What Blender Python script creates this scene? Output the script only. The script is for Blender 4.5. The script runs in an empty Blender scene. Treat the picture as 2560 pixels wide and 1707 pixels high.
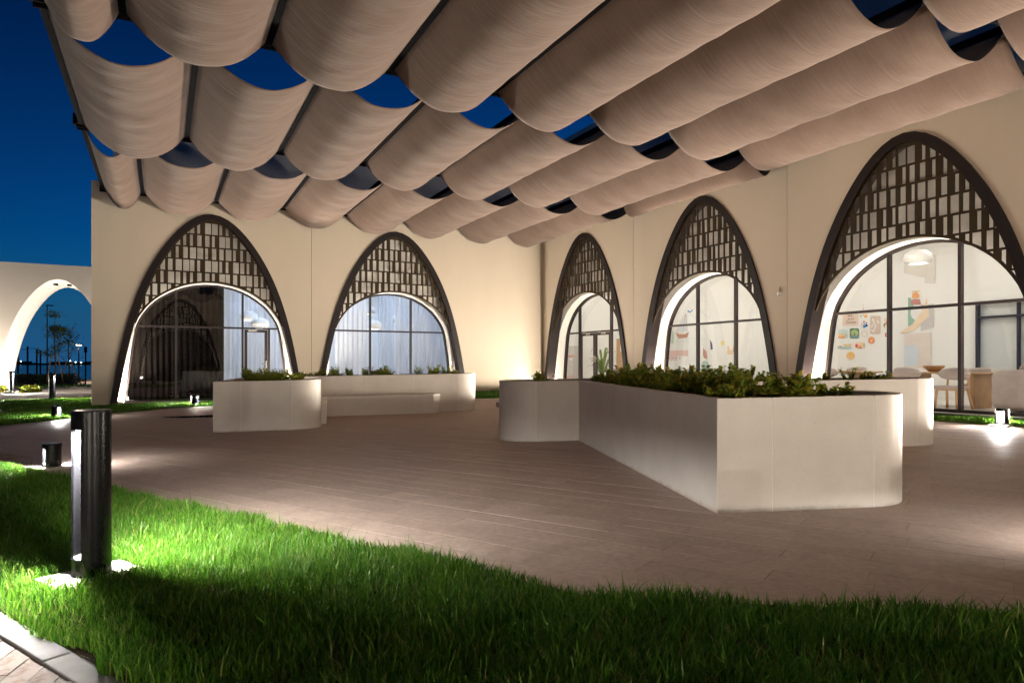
import bpy, bmesh, math, random
import numpy as np
from mathutils import Vector, Matrix
R=math.radians
random.seed(7); RNG=np.random.default_rng(7)
scene=bpy.context.scene
# ------------------------------------------------------------------ camera, sky, exposure
CAM_H=1.17; F_PX=1675.0; YAW=R(27.6); HOR=910.0
cam=bpy.data.cameras.new('camera'); camo=bpy.data.objects.new('camera',cam)
scene.collection.objects.link(camo); scene.camera=camo
camo.location=(0,0,CAM_H); camo.rotation_euler=(R(90),0,-YAW)
cam.sensor_width=36; cam.lens=36*F_PX/2560; cam.shift_y=(HOR-853.5)/2560
cam.clip_start=.05; cam.clip_end=9000
SUN_ELEV=R(-4.0); SUN_ROT=R(32)
world=bpy.data.worlds.new('World'); scene.world=world; world.use_nodes=True
wn=world.node_tree; wn.nodes.clear()
sky=wn.nodes.new('ShaderNodeTexSky'); sky.sky_type='NISHITA'; sky.sun_disc=False
sky.sun_elevation=SUN_ELEV; sky.sun_rotation=SUN_ROT
sky.altitude=0; sky.air_density=1.0; sky.dust_density=.3; sky.ozone_density=6.0
tint=wn.nodes.new('ShaderNodeMix'); tint.data_type='RGBA'; tint.blend_type='MULTIPLY'; tint.inputs[0].default_value=1
tint.inputs[7].default_value=(.02,1.55,.95,1)
gtc=wn.nodes.new('ShaderNodeTexCoord'); gse=wn.nodes.new('ShaderNodeSeparateXYZ'); grp=wn.nodes.new('ShaderNodeValToRGB'); gmx=wn.nodes.new('ShaderNodeMix')
gmx.data_type='RGBA'; gmx.blend_type='MULTIPLY'; gmx.inputs[0].default_value=1
for i_,(p_,c_) in enumerate(((0,(3,1.3,1.4)),(.07,(2,1.3,1.3)),(.17,(1.5,1.15,1.2)),(.42,(1,.62,.66)),(1,(1,.72,.75)))):
    e_=grp.color_ramp.elements
    if i_>1: e_.new(p_)
    e_[i_].position=p_; e_[i_].color=(*c_,1)
wn.links.new(gtc.outputs['Generated'],gse.inputs[0]); wn.links.new(gse.outputs[2],grp.inputs[0])
bg=wn.nodes.new('ShaderNodeBackground'); bg.inputs[1].default_value=1.75
wo=wn.nodes.new('ShaderNodeOutputWorld')
wn.links.new(sky.outputs[0],tint.inputs[6]); wn.links.new(tint.outputs[2],gmx.inputs[6]); wn.links.new(grp.outputs[0],gmx.inputs[7]); hz=wn.nodes.new('ShaderNodeMix'); hz.data_type='RGBA'; hz.inputs[7].default_value=(.006,.040,.100,1)
hr=wn.nodes.new('ShaderNodeMapRange'); hr.interpolation_type='SMOOTHSTEP'; hr.inputs[1].default_value=0; hr.inputs[2].default_value=.17; hr.inputs[3].default_value=1; hr.inputs[4].default_value=0
wn.links.new(gse.outputs[2],hr.inputs[0]); wn.links.new(hr.outputs[0],hz.inputs[0]); wn.links.new(gmx.outputs[2],hz.inputs[6]); wn.links.new(hz.outputs[2],bg.inputs[0]); wn.links.new(bg.outputs[0],wo.inputs[0])
vs=scene.view_settings; vs.view_transform='Standard'; vs.look='None'; vs.exposure=.35; vs.gamma=1; vs.use_curve_mapping=False
cy=scene.cycles; cy.use_denoising=True; cy.use_adaptive_sampling=True; cy.adaptive_threshold=.01
cy.max_bounces=8; cy.diffuse_bounces=4; cy.glossy_bounces=3; cy.transmission_bounces=4; cy.transparent_max_bounces=16
cy.sample_clamp_indirect=4; cy.sample_clamp_direct=0; cy.caustics_reflective=False; cy.caustics_refractive=False; cy.use_light_tree=True
# lamp powers (W) and colours, used by the lamps' own builders
P_UP=1400.0; C_UP=(1,.88,.74)
P_BOLL=480.0; C_BOLL=(1,.97,.93)
P_PORTAL=420.0
L_ROOM_A=15.0; C_ROOM_A=(.55,.71,1.0)
L_ROOM_B=9.0; C_ROOM_B=(1.0,.93,.84)
# ------------------------------------------------------------------ helpers
COL=scene.collection
def tag(o,label,cat,group=None):
    o['label']=label; o['category']=cat
    if group:o['group']=group
    return o
def empty(name,loc=(0,0,0),rz=0,parent=None):
    o=bpy.data.objects.new(name,None); COL.objects.link(o); o.location=loc; o.rotation_euler=(0,0,rz)
    o.empty_display_size=.1
    if parent:o.parent=parent
    return o
def thing(name,label,cat,loc=(0,0,0),rz=0,group=None): return tag(empty(name,loc,rz),label,cat,group)
def link(name,me,parent=None,kind=None):
    o=bpy.data.objects.new(name,me); COL.objects.link(o)
    if parent:o.parent=parent
    if kind:o['kind']=kind
    return o
class MB:
    def __init__(s): s.v=[];s.f=[]
    def add(s,vs,fs):
        n=len(s.v); s.v+=[tuple(p) for p in vs]; s.f+=[tuple(i+n for i in f) for f in fs]; return s
    def box(s,x0,x1,y0,y1,z0,z1):
        return s.add([(x0,y0,z0),(x1,y0,z0),(x1,y1,z0),(x0,y1,z0),(x0,y0,z1),(x1,y0,z1),(x1,y1,z1),(x0,y1,z1)],
          [(0,3,2,1),(4,5,6,7),(0,1,5,4),(1,2,6,5),(2,3,7,6),(3,0,4,7)])
    def quad(s,a,b,c,d): return s.add([a,b,c,d],[(0,1,2,3)])
    def bar(s,a,b,w,h=None):
        a=Vector(a);b=Vector(b);h=h or w;d=(b-a).normalized()
        up=Vector((0,0,1)) if abs(d.z)<.95 else Vector((0,1,0))
        r=d.cross(up).normalized();u=r.cross(d)
        P=[]
        for c in(a,b):
            for sr,su in((-1,-1),(1,-1),(1,1),(-1,1)):P.append(c+r*sr*w/2+u*su*h/2)
        return s.add(P,[(0,1,2,3),(7,6,5,4),(0,4,5,1),(1,5,6,2),(2,6,7,3),(3,7,4,0)])
    def tube(s,pts,rad,n=8,cap=True):
        pts=[Vector(p) for p in pts]; rad=rad if isinstance(rad,(list,tuple)) else [rad]*len(pts)
        n0=len(s.v); V=[];F=[]
        for i,p in enumerate(pts):
            d=(pts[min(i+1,len(pts)-1)]-pts[max(i-1,0)]).normalized()
            up=Vector((0,0,1)) if abs(d.z)<.9 else Vector((1,0,0))
            r=d.cross(up).normalized();u=r.cross(d)
            for k in range(n):
                a=2*math.pi*k/n; V.append(p+(r*math.cos(a)+u*math.sin(a))*rad[i])
        for i in range(len(pts)-1):
            for k in range(n): F.append((i*n+k,i*n+(k+1)%n,(i+1)*n+(k+1)%n,(i+1)*n+k))
        if cap: F+= [tuple(range(n))[::-1],tuple((len(pts)-1)*n+k for k in range(n))]
        return s.add(V,F)
    def lathe(s,prof,n=24,c=(0,0,0)):
        V=[];F=[]
        for r,z in prof:
            for k in range(n):
                a=2*math.pi*k/n; V.append((c[0]+r*math.cos(a),c[1]+r*math.sin(a),c[2]+z))
        for i in range(len(prof)-1):
            for k in range(n): F.append((i*n+k,i*n+(k+1)%n,(i+1)*n+(k+1)%n,(i+1)*n+k))
        return s.add(V,F)
    def prism(s,poly,z0,z1):
        n=len(poly); V=[(x,y,z0) for x,y in poly]+[(x,y,z1) for x,y in poly]
        return s.add(V,[tuple(range(n))[::-1],tuple(range(n,2*n))]+[(i,(i+1)%n,n+(i+1)%n,n+i) for i in range(n)])
    def tf(s,M): s.v=[tuple(M@Vector(p)) for p in s.v]; return s
    def mesh(s,name,m,smooth=False,fix=True):
        me=bpy.data.meshes.new(name); me.from_pydata(s.v,[],s.f); me.update()
        if fix:
            b=bmesh.new(); b.from_mesh(me); bmesh.ops.recalc_face_normals(b,faces=b.faces); b.to_mesh(me); b.free()
        if smooth:
            me.polygons.foreach_set('use_smooth',[True]*len(me.polygons))
            if smooth=='angle': me.set_sharp_from_angle(angle=R(32))
        if m: me.materials.append(m)
        return me
    def build(s,name,m,parent=None,smooth=False,kind=None,bevel=0,fix=True):
        o=link(name,s.mesh(name,m,smooth,fix),parent,kind)
        if bevel:
            md=o.modifiers.new('bevel','BEVEL'); md.width=bevel; md.segments=2; md.limit_method='ANGLE'
        return o
def children(o): return [c for c in bpy.data.objects if c.parent==o]
def copy_tree(o,kids,parent=None,loc=None,rz=None):
    c=o.copy(); COL.objects.link(c); c.parent=parent
    if loc is not None:c.location=loc
    if rz is not None:c.rotation_euler=(0,0,rz)
    for ch,sub in kids: copy_tree(ch,sub,c)
    return c
def tree_of(o): return [(c,tree_of(c)) for c in o.children]
def gz(x,y=0): return .014*max(-3,min(x,14))
def ray(u,v):
    r=(u-1280)/F_PX
    return (math.sin(YAW)+math.cos(YAW)*r, math.cos(YAW)-math.sin(YAW)*r, (HOR-v)/F_PX)
def on_x(u,v,x):
    X,Y,U=ray(u,v);t=x/X;return (x,Y*t,CAM_H+U*t)
def on_y(u,v,y):
    X,Y,U=ray(u,v);t=y/Y;return (X*t,y,CAM_H+U*t)
# ------------------------------------------------------------------ materials
def nodes(name):
    m=bpy.data.materials.new(name); m.use_nodes=True; nt=m.node_tree; b=nt.nodes['Principled BSDF']; return m,nt,b
def N(nt,t,**k):
    n=nt.nodes.new(t)
    for a,v in k.items(): setattr(n,a,v)
    return n
def ramp(nt,fac,stops):
    r=N(nt,'ShaderNodeValToRGB'); e=r.color_ramp.elements
    while len(e)<len(stops): e.new(.5)
    for i,(p,c) in enumerate(stops): e[i].position=p; e[i].color=(*c,1)
    nt.links.new(fac,r.inputs[0]); return r.outputs[0]
def noise(nt,scale,detail=3,rough=.5,stretch=None,coord='Object',dist=0):
    tc=N(nt,'ShaderNodeTexCoord'); src=tc.outputs[coord]
    if stretch:
        mp=N(nt,'ShaderNodeMapping'); mp.inputs['Scale'].default_value=stretch; nt.links.new(src,mp.inputs[0]); src=mp.outputs[0]
    n=N(nt,'ShaderNodeTexNoise'); n.inputs['Scale'].default_value=scale; n.inputs['Detail'].default_value=detail; n.inputs['Roughness'].default_value=rough
    n.inputs['Distortion'].default_value=dist
    nt.links.new(src,n.inputs['Vector']); return n.outputs['Fac']
def bump(nt,b,h,strength=.3,dist=.01):
    bp=N(nt,'ShaderNodeBump'); bp.inputs['Strength'].default_value=strength; bp.inputs['Distance'].default_value=dist
    nt.links.new(h,bp.inputs['Height']); nt.links.new(bp.outputs[0],b.inputs['Normal'])
def plain(name,c,rough=.5,metal=0,var=.12,scale=6,spec=.5,bs=0,bscale=80):
    m,nt,b=nodes(name)
    lo=tuple(x*(1-var) for x in c); hi=tuple(min(1,x*(1+var)) for x in c)
    nt.links.new(ramp(nt,noise(nt,scale),[(.3,lo),(.7,hi)]),b.inputs['Base Color'])
    b.inputs['Roughness'].default_value=rough; b.inputs['Metallic'].default_value=metal; b.inputs['Specular IOR Level'].default_value=spec
    if bs: bump(nt,b,noise(nt,bscale,4),bs,.005)
    return m
def emit(name,c,s):
    m,nt,b=nodes(name); b.inputs['Base Color'].default_value=(*c,1); b.inputs['Emission Color'].default_value=(*c,1); b.inputs['Emission Strength'].default_value=s; return m
M={}
def mk_wall():
    m,nt,b=nodes('wall_paint')
    c=ramp(nt,noise(nt,.7,5,.6,(1,1,.35)),[(.25,(.60,.52,.41)),(.75,(.66,.575,.455))])
    nt.links.new(c,b.inputs['Base Color']); b.inputs['Roughness'].default_value=.85; b.inputs['Specular IOR Level'].default_value=.2
    bump(nt,b,noise(nt,120,4,.6),.12,.004); return m
M['wall']=mk_wall()
M['upper']=plain('upper_render',(.72,.72,.74),.9,0,.06,1.5,.2)
M['stucco']=plain('white_stucco',(.74,.71,.65),.95,0,.05,9,.1,.55,45)
M['portal']=plain('portal_plaster',(.66,.60,.53),.85,0,.05,.8,.2,.1,70)
M['bronze']=plain('bronze_frame',(.0125,.0075,.0074),.5,0,.25,5,.25)
M['lattice']=plain('lattice_sheet',(.036,.0235,.0095),.6,0,.15,4,.2)
M['alu']=plain('dark_aluminium',(.020,.014,.0135),.45,0,.15,8,.3)
M['steel']=plain('black_steel',(.007,.007,.009),.85,0,.3,10,.04)
M['bollpaint']=plain('bollard_paint',(.005,.005,.006),.26,0,.2,40,.16)
M['chrome']=plain('satin_steel',(.6,.6,.58),.25,.9,.05,10)
M['room']=plain('room_white',(.80,.79,.76),.8,0,.02,1,.2)
M['roomfloor']=plain('room_floor_tile',(.55,.53,.50),.35,0,.05,2,.5)
M['whiteobj']=plain('white_lacquer',(.82,.81,.79),.45,0,.03,4)
M['oak']=plain('oak_wood',(.50,.30,.15),.5,0,.2,3,.4)
M['upholstery']=plain('greige_upholstery',(.43,.36,.33),.95,0,.08,5,.1,.3,180)
M['darkcloth']=plain('dark_curtain_cloth',(.006,.004,.0035),.9,0,.2,5,.1)
M['concrete']=plain('pale_concrete',(.55,.51,.46),.85,0,.12,12,.3,.3,60)
M['soil']=plain('garden_soil',(.055,.035,.022),1,0,.4,25,.1,.6,60)
M['trunk']=plain('tree_bark',(.16,.10,.06),.95,0,.25,8,.1,.4,40)
M['stake']=plain('timber_stake',(.42,.25,.12),.8,0,.2,6,.2)
M['terra']=plain('terracotta',(.45,.18,.08),.8)
M['blacktop']=plain('path_paving',(.28,.235,.21),.75,0,.12,3,.3)
M['led']=emit('led_white',(1,.97,.92),26)
M['uplens']=emit('uplight_lens',(1,.92,.82),520)
M['panelA']=emit('ceiling_panel_cool',C_ROOM_A,L_ROOM_A)
M['panelB']=emit('ceiling_panel_warm',C_ROOM_B,L_ROOM_B)
M['bulb']=emit('pendant_bulb',(1,.95,.88),12)
M['streetled']=emit('street_lamp_glow',(1,.78,.5),60)
M['shorelight']=emit('shore_light_glow',(.8,1,.95),10)
def mk_glass(name,tintc,base=.05):
    m=bpy.data.materials.new(name); m.use_nodes=True; nt=m.node_tree; nt.nodes.clear()
    o=N(nt,'ShaderNodeOutputMaterial'); mx=N(nt,'ShaderNodeMixShader'); t=N(nt,'ShaderNodeBsdfTransparent'); g=N(nt,'ShaderNodeBsdfGlossy')
    t.inputs[0].default_value=(*tintc,1); g.inputs['Roughness'].default_value=0; g.inputs[0].default_value=(.95,.95,.95,1)
    lw=N(nt,'ShaderNodeLayerWeight'); pw=N(nt,'ShaderNodeMath',operation='POWER'); pw.inputs[1].default_value=5; nt.links.new(lw.outputs['Facing'],pw.inputs[0])
    fr=N(nt,'ShaderNodeMath',operation='MULTIPLY_ADD'); fr.inputs[1].default_value=.9; fr.inputs[2].default_value=.085; nt.links.new(pw.outputs[0],fr.inputs[0])
    ob=noise(nt,.9,2,.5); bp=N(nt,'ShaderNodeBump'); bp.inputs['Strength'].default_value=.06; bp.inputs['Distance'].default_value=.05
    nt.links.new(ob,bp.inputs['Height']); nt.links.new(bp.outputs[0],g.inputs['Normal'])
    nt.links.new(fr.outputs[0],mx.inputs[0]); nt.links.new(t.outputs[0],mx.inputs[1]); nt.links.new(g.outputs[0],mx.inputs[2]); nt.links.new(mx.outputs[0],o.inputs[0]); return m
M['frost']=plain('brushed_reflector',(.42,.42,.44),.35,.3,.25,60,.5)
M['glass']=mk_glass('window_glass',(.90,.92,.92))
def mk_terrazzo():
    m,nt,b=nodes('terrazzo_cladding')
    tc=N(nt,'ShaderNodeTexCoord'); v=N(nt,'ShaderNodeTexVoronoi'); v.inputs['Scale'].default_value=60; nt.links.new(tc.outputs['Object'],v.inputs['Vector'])
    sp=ramp(nt,v.outputs['Distance'],[(.06,(.34,.29,.25)),(.15,(1,1,1))])
    big=ramp(nt,noise(nt,3,4,.6),[(.3,(.65,.595,.53)),(.7,(.72,.665,.60))])
    fine=noise(nt,210,2); fc=ramp(nt,fine,[(.35,(.86,.86,.86)),(.6,(1,1,1))])
    # speckles show only where a second noise allows, so that they are sparse
    gate=ramp(nt,noise(nt,38,2),[(.46,(0,0,0)),(.54,(1,1,1))])
    m1=N(nt,'ShaderNodeMix',data_type='RGBA',blend_type='MULTIPLY'); nt.links.new(gate,m1.inputs[0]); nt.links.new(big,m1.inputs[6]); nt.links.new(sp,m1.inputs[7])
    m2=N(nt,'ShaderNodeMix',data_type='RGBA',blend_type='MULTIPLY'); m2.inputs[0].default_value=1; nt.links.new(m1.outputs[2],m2.inputs[6]); nt.links.new(fc,m2.inputs[7])
    # rain-splash dirt near the foot of the panels
    sx=N(nt,'ShaderNodeSeparateXYZ'); nt.links.new(tc.outputs['Object'],sx.inputs[0])
    ad=N(nt,'ShaderNodeMath',operation='MULTIPLY_ADD'); ad.inputs[1].default_value=.09; nt.links.new(noise(nt,7,4,.7),ad.inputs[0]); nt.links.new(sx.outputs[2],ad.inputs[2])
    dirt=ramp(nt,ad.outputs[0],[(.035,(.42,.34,.24)),(.085,(1,1,1))])
    m3=N(nt,'ShaderNodeMix',data_type='RGBA',blend_type='MULTIPLY'); m3.inputs[0].default_value=.8; nt.links.new(m2.outputs[2],m3.inputs[6]); nt.links.new(dirt,m3.inputs[7])
    nt.links.new(m3.outputs[2],b.inputs['Base Color']); b.inputs['Roughness'].default_value=.42; b.inputs['Specular IOR Level'].default_value=.35
    return m
M['terrazzo']=mk_terrazzo()
M['grout']=plain('pale_grout',(.84,.81,.77),.9,0,.08,20,.2)
def mk_tile():
    m,nt,b=nodes('sandstone_plank')
    oi=N(nt,'ShaderNodeObjectInfo'); gm=N(nt,'ShaderNodeNewGeometry')
    tc=N(nt,'ShaderNodeTexCoord'); 
    n1=N(nt,'ShaderNodeTexNoise'); n1.inputs['Scale'].default_value=1.6; n1.inputs['Detail'].default_value=6; n1.inputs['Roughness'].default_value=.62; n1.inputs['Distortion'].default_value=1.2
    nt.links.new(gm.outputs['Position'],n1.inputs['Vector'])
    c1=ramp(nt,n1.outputs['Fac'],[(.25,(.315,.235,.19)),(.5,(.43,.333,.275)),(.78,(.52,.415,.35))])
    n2=N(nt,'ShaderNodeTexNoise'); n2.inputs['Scale'].default_value=24; n2.inputs['Detail'].default_value=4
    nt.links.new(gm.outputs['Position'],n2.inputs['Vector'])
    c2=ramp(nt,n2.outputs['Fac'],[(.3,(.86,.86,.86)),(.7,(1.08,1.08,1.08))])
    wv=ramp(nt,gm.outputs['Random Per Island'],[(0,(.94,.94,.935)),(1,(1.05,1.05,1.05))])
    wo2=ramp(nt,oi.outputs['Random'],[(0,(.95,.945,.94)),(1,(1.04,1.04,1.04))])
    last=c1
    for c in(c2,wv,wo2):
        mx=N(nt,'ShaderNodeMix',data_type='RGBA',blend_type='MULTIPLY'); mx.inputs[0].default_value=1; nt.links.new(last,mx.inputs[6]); nt.links.new(c,mx.inputs[7]); last=mx.outputs[2]
    nt.links.new(last,b.inputs['Base Color'])
    rr=ramp(nt,n1.outputs['Fac'],[(.3,(.42,)*3),(.7,(.62,)*3)]); nt.links.new(rr,b.inputs['Roughness']); b.inputs['Specular IOR Level'].default_value=.35
    bump(nt,b,n2.outputs['Fac'],.12,.004); return m
M['tile']=mk_tile()
M['joint']=plain('paving_joint',(.46,.37,.305),.95,0,.25,3,.1)
def mk_brick():
    m,nt,b=nodes('clay_paver'); oi=N(nt,'ShaderNodeObjectInfo')
    c=ramp(nt,oi.outputs['Random'],[(0,(.26,.20,.16)),(.5,(.32,.26,.215)),(1,(.29,.245,.215))])
    st=ramp(nt,noise(nt,14,5,.65,coord='Object'),[(.38,(.55,.38,.26)),(.52,(1,1,1))])
    mx=N(nt,'ShaderNodeMix',data_type='RGBA',blend_type='MULTIPLY'); mx.inputs[0].default_value=.7; nt.links.new(c,mx.inputs[6]); nt.links.new(st,mx.inputs[7])
    nt.links.new(mx.outputs[2],b.inputs['Base Color']); b.inputs['Roughness'].default_value=.85; bump(nt,b,noise(nt,60,4),.3,.004); return m
M['brick']=mk_brick()
M['kerb']=plain('kerb_concrete',(.29,.28,.27),.85,0,.12,9,.3,.25,70)
def mk_leafy(name,stops,rough=.5,trans=.35):
    m=bpy.data.materials.new(name); m.use_nodes=True; nt=m.node_tree; b=nt.nodes['Principled BSDF']; o=nt.nodes['Material Output']
    g=N(nt,'ShaderNodeNewGeometry'); c=ramp(nt,g.outputs['Random Per Island'],stops)
    nt.links.new(c,b.inputs['Base Color']); b.inputs['Roughness'].default_value=rough; b.inputs['Specular IOR Level'].default_value=.3
    t=N(nt,'ShaderNodeBsdfTranslucent'); nt.links.new(c,t.inputs[0]); mx=N(nt,'ShaderNodeMixShader'); mx.inputs[0].default_value=trans
    nt.links.new(b.outputs[0],mx.inputs[1]); nt.links.new(t.outputs[0],mx.inputs[2]); nt.links.new(mx.outputs[0],o.inputs[0]); return m
M['grass']=mk_leafy('grass_blade',[(0,(.030,.11,.006)),(.45,(.075,.215,.012)),(.85,(.15,.31,.03)),(.97,(.24,.29,.07)),(1,(.34,.27,.12))],.45,.4)
M['succulent']=mk_leafy('succulent_leaf',[(0,(.08,.17,.018)),(.4,(.19,.27,.026)),(.75,(.40,.37,.04)),(1,(.44,.29,.04))],.42,.2)
M['treeleaf']=mk_leafy('tree_leaf',[(0,(.12,.20,.03)),(1,(.26,.30,.07))],.6,.3)
M['hedge']=mk_leafy('hedge_leaf',[(0,(.09,.13,.05)),(1,(.22,.26,.12))],.6,.3)
M['palm']=mk_leafy('palm_leaf',[(0,(.07,.15,.02)),(1,(.18,.26,.05))],.5,.4)
def mk_fabric():
    m=bpy.data.materials.new('shade_fabric'); m.use_nodes=True; nt=m.node_tree; b=nt.nodes['Principled BSDF']; o=nt.nodes['Material Output']
    tc=N(nt,'ShaderNodeTexCoord')
    sp=N(nt,'ShaderNodeSeparateXYZ'); nt.links.new(tc.outputs['Object'],sp.inputs[0])
    c=ramp(nt,noise(nt,1.2,4,.6),[(.3,(.132,.088,.066)),(.7,(.168,.115,.089))])
    nt.links.new(c,b.inputs['Base Color']); b.inputs['Roughness'].default_value=.95; b.inputs['Specular IOR Level'].default_value=.1; b.inputs['Sheen Weight'].default_value=.15
    # creases: fine across the length, long along the curve of the swag
    n1=noise(nt,1.0,5,.55,(1.6,11,1.6),dist=1.4); n2=noise(nt,1.0,3,.5,(.5,5,.5),dist=.9); n3=noise(nt,3.0,4,.6,(1,1,1))
    a=N(nt,'ShaderNodeMath',operation='MULTIPLY_ADD'); a.inputs[1].default_value=1.4; nt.links.new(n2,a.inputs[0]); nt.links.new(n1,a.inputs[2])
    a2=N(nt,'ShaderNodeMath',operation='MULTIPLY_ADD'); a2.inputs[1].default_value=.5; nt.links.new(n3,a2.inputs[0]); nt.links.new(a.outputs[0],a2.inputs[2])
    bump(nt,b,a2.outputs[0],.36,.03)
    t=N(nt,'ShaderNodeBsdfTranslucent'); nt.links.new(c,t.inputs[0]); mx=N(nt,'ShaderNodeMixShader'); mx.inputs[0].default_value=.08
    nt.links.new(b.outputs[0],mx.inputs[1]); nt.links.new(t.outputs[0],mx.inputs[2]); nt.links.new(mx.outputs[0],o.inputs[0]); return m
M['fabric']=mk_fabric()
def mk_sheer():
    m=bpy.data.materials.new('sheer_curtain'); m.use_nodes=True; nt=m.node_tree; b=nt.nodes['Principled BSDF']; o=nt.nodes['Material Output']
    b.inputs['Base Color'].default_value=(.78,.78,.80,1); b.inputs['Roughness'].default_value=.95
    t=N(nt,'ShaderNodeBsdfTranslucent'); t.inputs[0].default_value=(.78,.78,.80,1); mx=N(nt,'ShaderNodeMixShader'); mx.inputs[0].default_value=.45
    nt.links.new(b.outputs[0],mx.inputs[1]); nt.links.new(t.outputs[0],mx.inputs[2])
    p=N(nt,'ShaderNodeBsdfTransparent'); m2=N(nt,'ShaderNodeMixShader'); m2.inputs[0].default_value=.25
    nt.links.new(mx.outputs[0],m2.inputs[1]); nt.links.new(p.outputs[0],m2.inputs[2]); nt.links.new(m2.outputs[0],o.inputs[0]); return m
M['sheer']=mk_sheer()
def mk_sea():
    m,nt,b=nodes('sea_water'); b.inputs['Base Color'].default_value=(.008,.08,.17,1); b.inputs['Roughness'].default_value=.18
    bump(nt,b,noise(nt,.5,4,.6,(1,.25,1)),.35,.3); return m
M['sea']=mk_sea()
M['shore']=plain('shore_silhouette',(.05,.06,.07),1,0,.3,.01,.1)
M['wet']=plain('puddle_water',(.03,.025,.02),.03,0,.05,3,.8)
def flat(c,rough=.75):
    k='flat_%02x%02x%02x'%tuple(int(x*255) for x in c)
    if k not in M: M[k]=plain('print_'+k,c,rough,0,.03,5,.15)
    return M[k]
# ------------------------------------------------------------------ ground, sea, far shore
def terrain_z(x,y):
    base=gz(x)-.05
    if y>40: base+= -.36*min(1,(y-40)/12)
    return base
mb=MB(); xs=[-160,-80,-40,-20,-12,-6,-3,0,3,7,14,20,40,80,160]; ys=[-60,-30,-12,0,10,20,30,40,44,48,52,60,70,78]
n=len(xs)
mb.add([(x,y,terrain_z(x,y)) for y in ys for x in xs],[(j*n+i,j*n+i+1,(j+1)*n+i+1,(j+1)*n+i) for j in range(len(ys)-1) for i in range(n-1)])
mb.add([(-160,78,-.46),(160,78,-.2),(160,79,-3),(-160,79,-3)],[(0,1,2,3)])
mb.build('ground',M['blacktop'],kind='structure',fix=False)
MB().quad((-4000,70,-2.2),(4000,70,-2.2),(4000,4200,-2.2),(-4000,4200,-2.2)).build('sea',M['sea'],kind='structure',fix=False)
mb=MB(); x=-1500
while x<2200:
    w=random.uniform(18,70); h=random.choice([4,6,8,10,14,9]); mb.box(x,x+w,2600,2640,-2.3,h); x+=w+random.uniform(-2,6)
mb.box(-1600,2300,2595,2700,-2.3,2.5); mb.build('far_shore',M['shore'],kind='structure')
for u,v in((176,902),(189,905),(203,906),(52,903)):
    X,Y,U=ray(u,v); t=2550/Y
    mb=MB().lathe([(0,-1.5),(1.1,-1),(1.5,0),(1.1,1),(0,1.5)],10)
    o=mb.build('shore_light',M['shorelight']); o.location=(X*t,2550,CAM_H+U*t); tag(o,'tiny bright light on the far shore across the water','light','lights on the far shore')
# ------------------------------------------------------------------ paving: sheet with planks as its children
TD=R(-63); ta=Vector((math.cos(TD),math.sin(TD),0)); tb=Vector((-math.sin(TD),math.cos(TD),0))   # plank length / width directions
SLOPE=math.atan(.014)
pav=MB().add([(-11,-5.9,0),(12.78,-5.9,0),(12.78,21.95,0),(-11,36,0)],[(0,1,2,3)]).build('paving',M['joint'],kind='structure',fix=False)
pav.rotation_euler=(0,-SLOPE,0); pav.location=(0,0,-.004)
TL,TW,GAP=1.1,.22,.004
cells=[]
for j in range(-110,110):
    off=(j%2)*.5*TL+((j*37)%5)*.035
    for i in range(-30,30):
        c=ta*(i*TL+off)+tb*(j*TW)
        if -8.5<c.x<12.5 and -.5<c.y<21.6 and not(c.x<-1.5 and c.y<11):
            if (.891*c.x+.454*c.y)<2.4 and c.y<14: continue      # lawn strip
            if c.y<3.2 and c.x<1.5: continue
            d=math.hypot(c.x,c.y); cells.append((d,c))
cells.sort(key=lambda t:t[0])
tm=[]
for k in range(4):
    h=.004
    m_=MB().box(-TL/2+GAP/2,TL/2-GAP/2,-TW/2+GAP/2,TW/2-GAP/2,-.02,h)
    tm.append(m_.mesh('paving_plank',M['tile']))
vis=[c for c in cells if .5<c[1].y and (c[1].x*math.cos(YAW)-c[1].y*math.sin(YAW))<.95*(c[1].x*math.sin(YAW)+c[1].y*math.cos(YAW))]
first=vis[:300]; ids=set(id(c) for c in first)
for k,c in enumerate(first):
    o=link('paving_plank',tm[k%4],pav); o.location=(c[1].x,c[1].y,random.uniform(0,.0016)); o.rotation_euler=(random.uniform(-.001,.001),0,TD)
mb=MB()
for c in cells:
    if id(c) in ids: continue
    p=c[1]; a=ta*(TL/2-GAP/2); b=tb*(TW/2-GAP/2); z=.004+random.uniform(0,.0015)
    P=[p-a-b,p+a-b,p+a+b,p-a+b]
    mb.add([(q.x,q.y,z) for q in P]+[(q.x,q.y,-.01) for q in P],[(0,1,2,3),(0,4,5,1),(1,5,6,2),(2,6,7,3),(3,7,4,0)])
mb.build('paving_planks',M['tile'],pav,kind='stuff',fix=False)
# kerb and brick path in the foreground corner
kt=Vector((.454,-.891)); kn=Vector((.891,.454))
def kpt(n_,t_): p=kn*n_+kt*t_; return p
path=MB().add([(*kpt(n_,t_),gz(0)-.02) for n_,t_ in((1.12,2.5),(1.12,-11),(-4,-11),(-4,2.5))],[(0,1,2,3)]).build('brick_path',M['soil'],kind='structure',fix=False)
BL,BW=.20,.10
bm_=MB().box(-BL/2+.002,BL/2-.002,-BW/2+.002,BW/2-.002,-.03,0).mesh('paver_brick',M['brick'])
bd=R(-63+45+90); ba=Vector((math.cos(bd),math.sin(bd))); bb=Vector((-math.sin(bd),math.cos(bd)))
rows=[]
for j in range(-70,70):
    for i in range(-40,40):
        # herringbone of pairs
        p=ba*(i*BL+(j%2)*BL/2)+bb*(j*BW)
        nn=p.dot(kn)
        if nn<1.235 and nn>-.9 and -.8<p.y<7 : rows.append((math.hypot(p.x,p.y-2.2),p))
rows.sort(key=lambda t:t[0])
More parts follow.
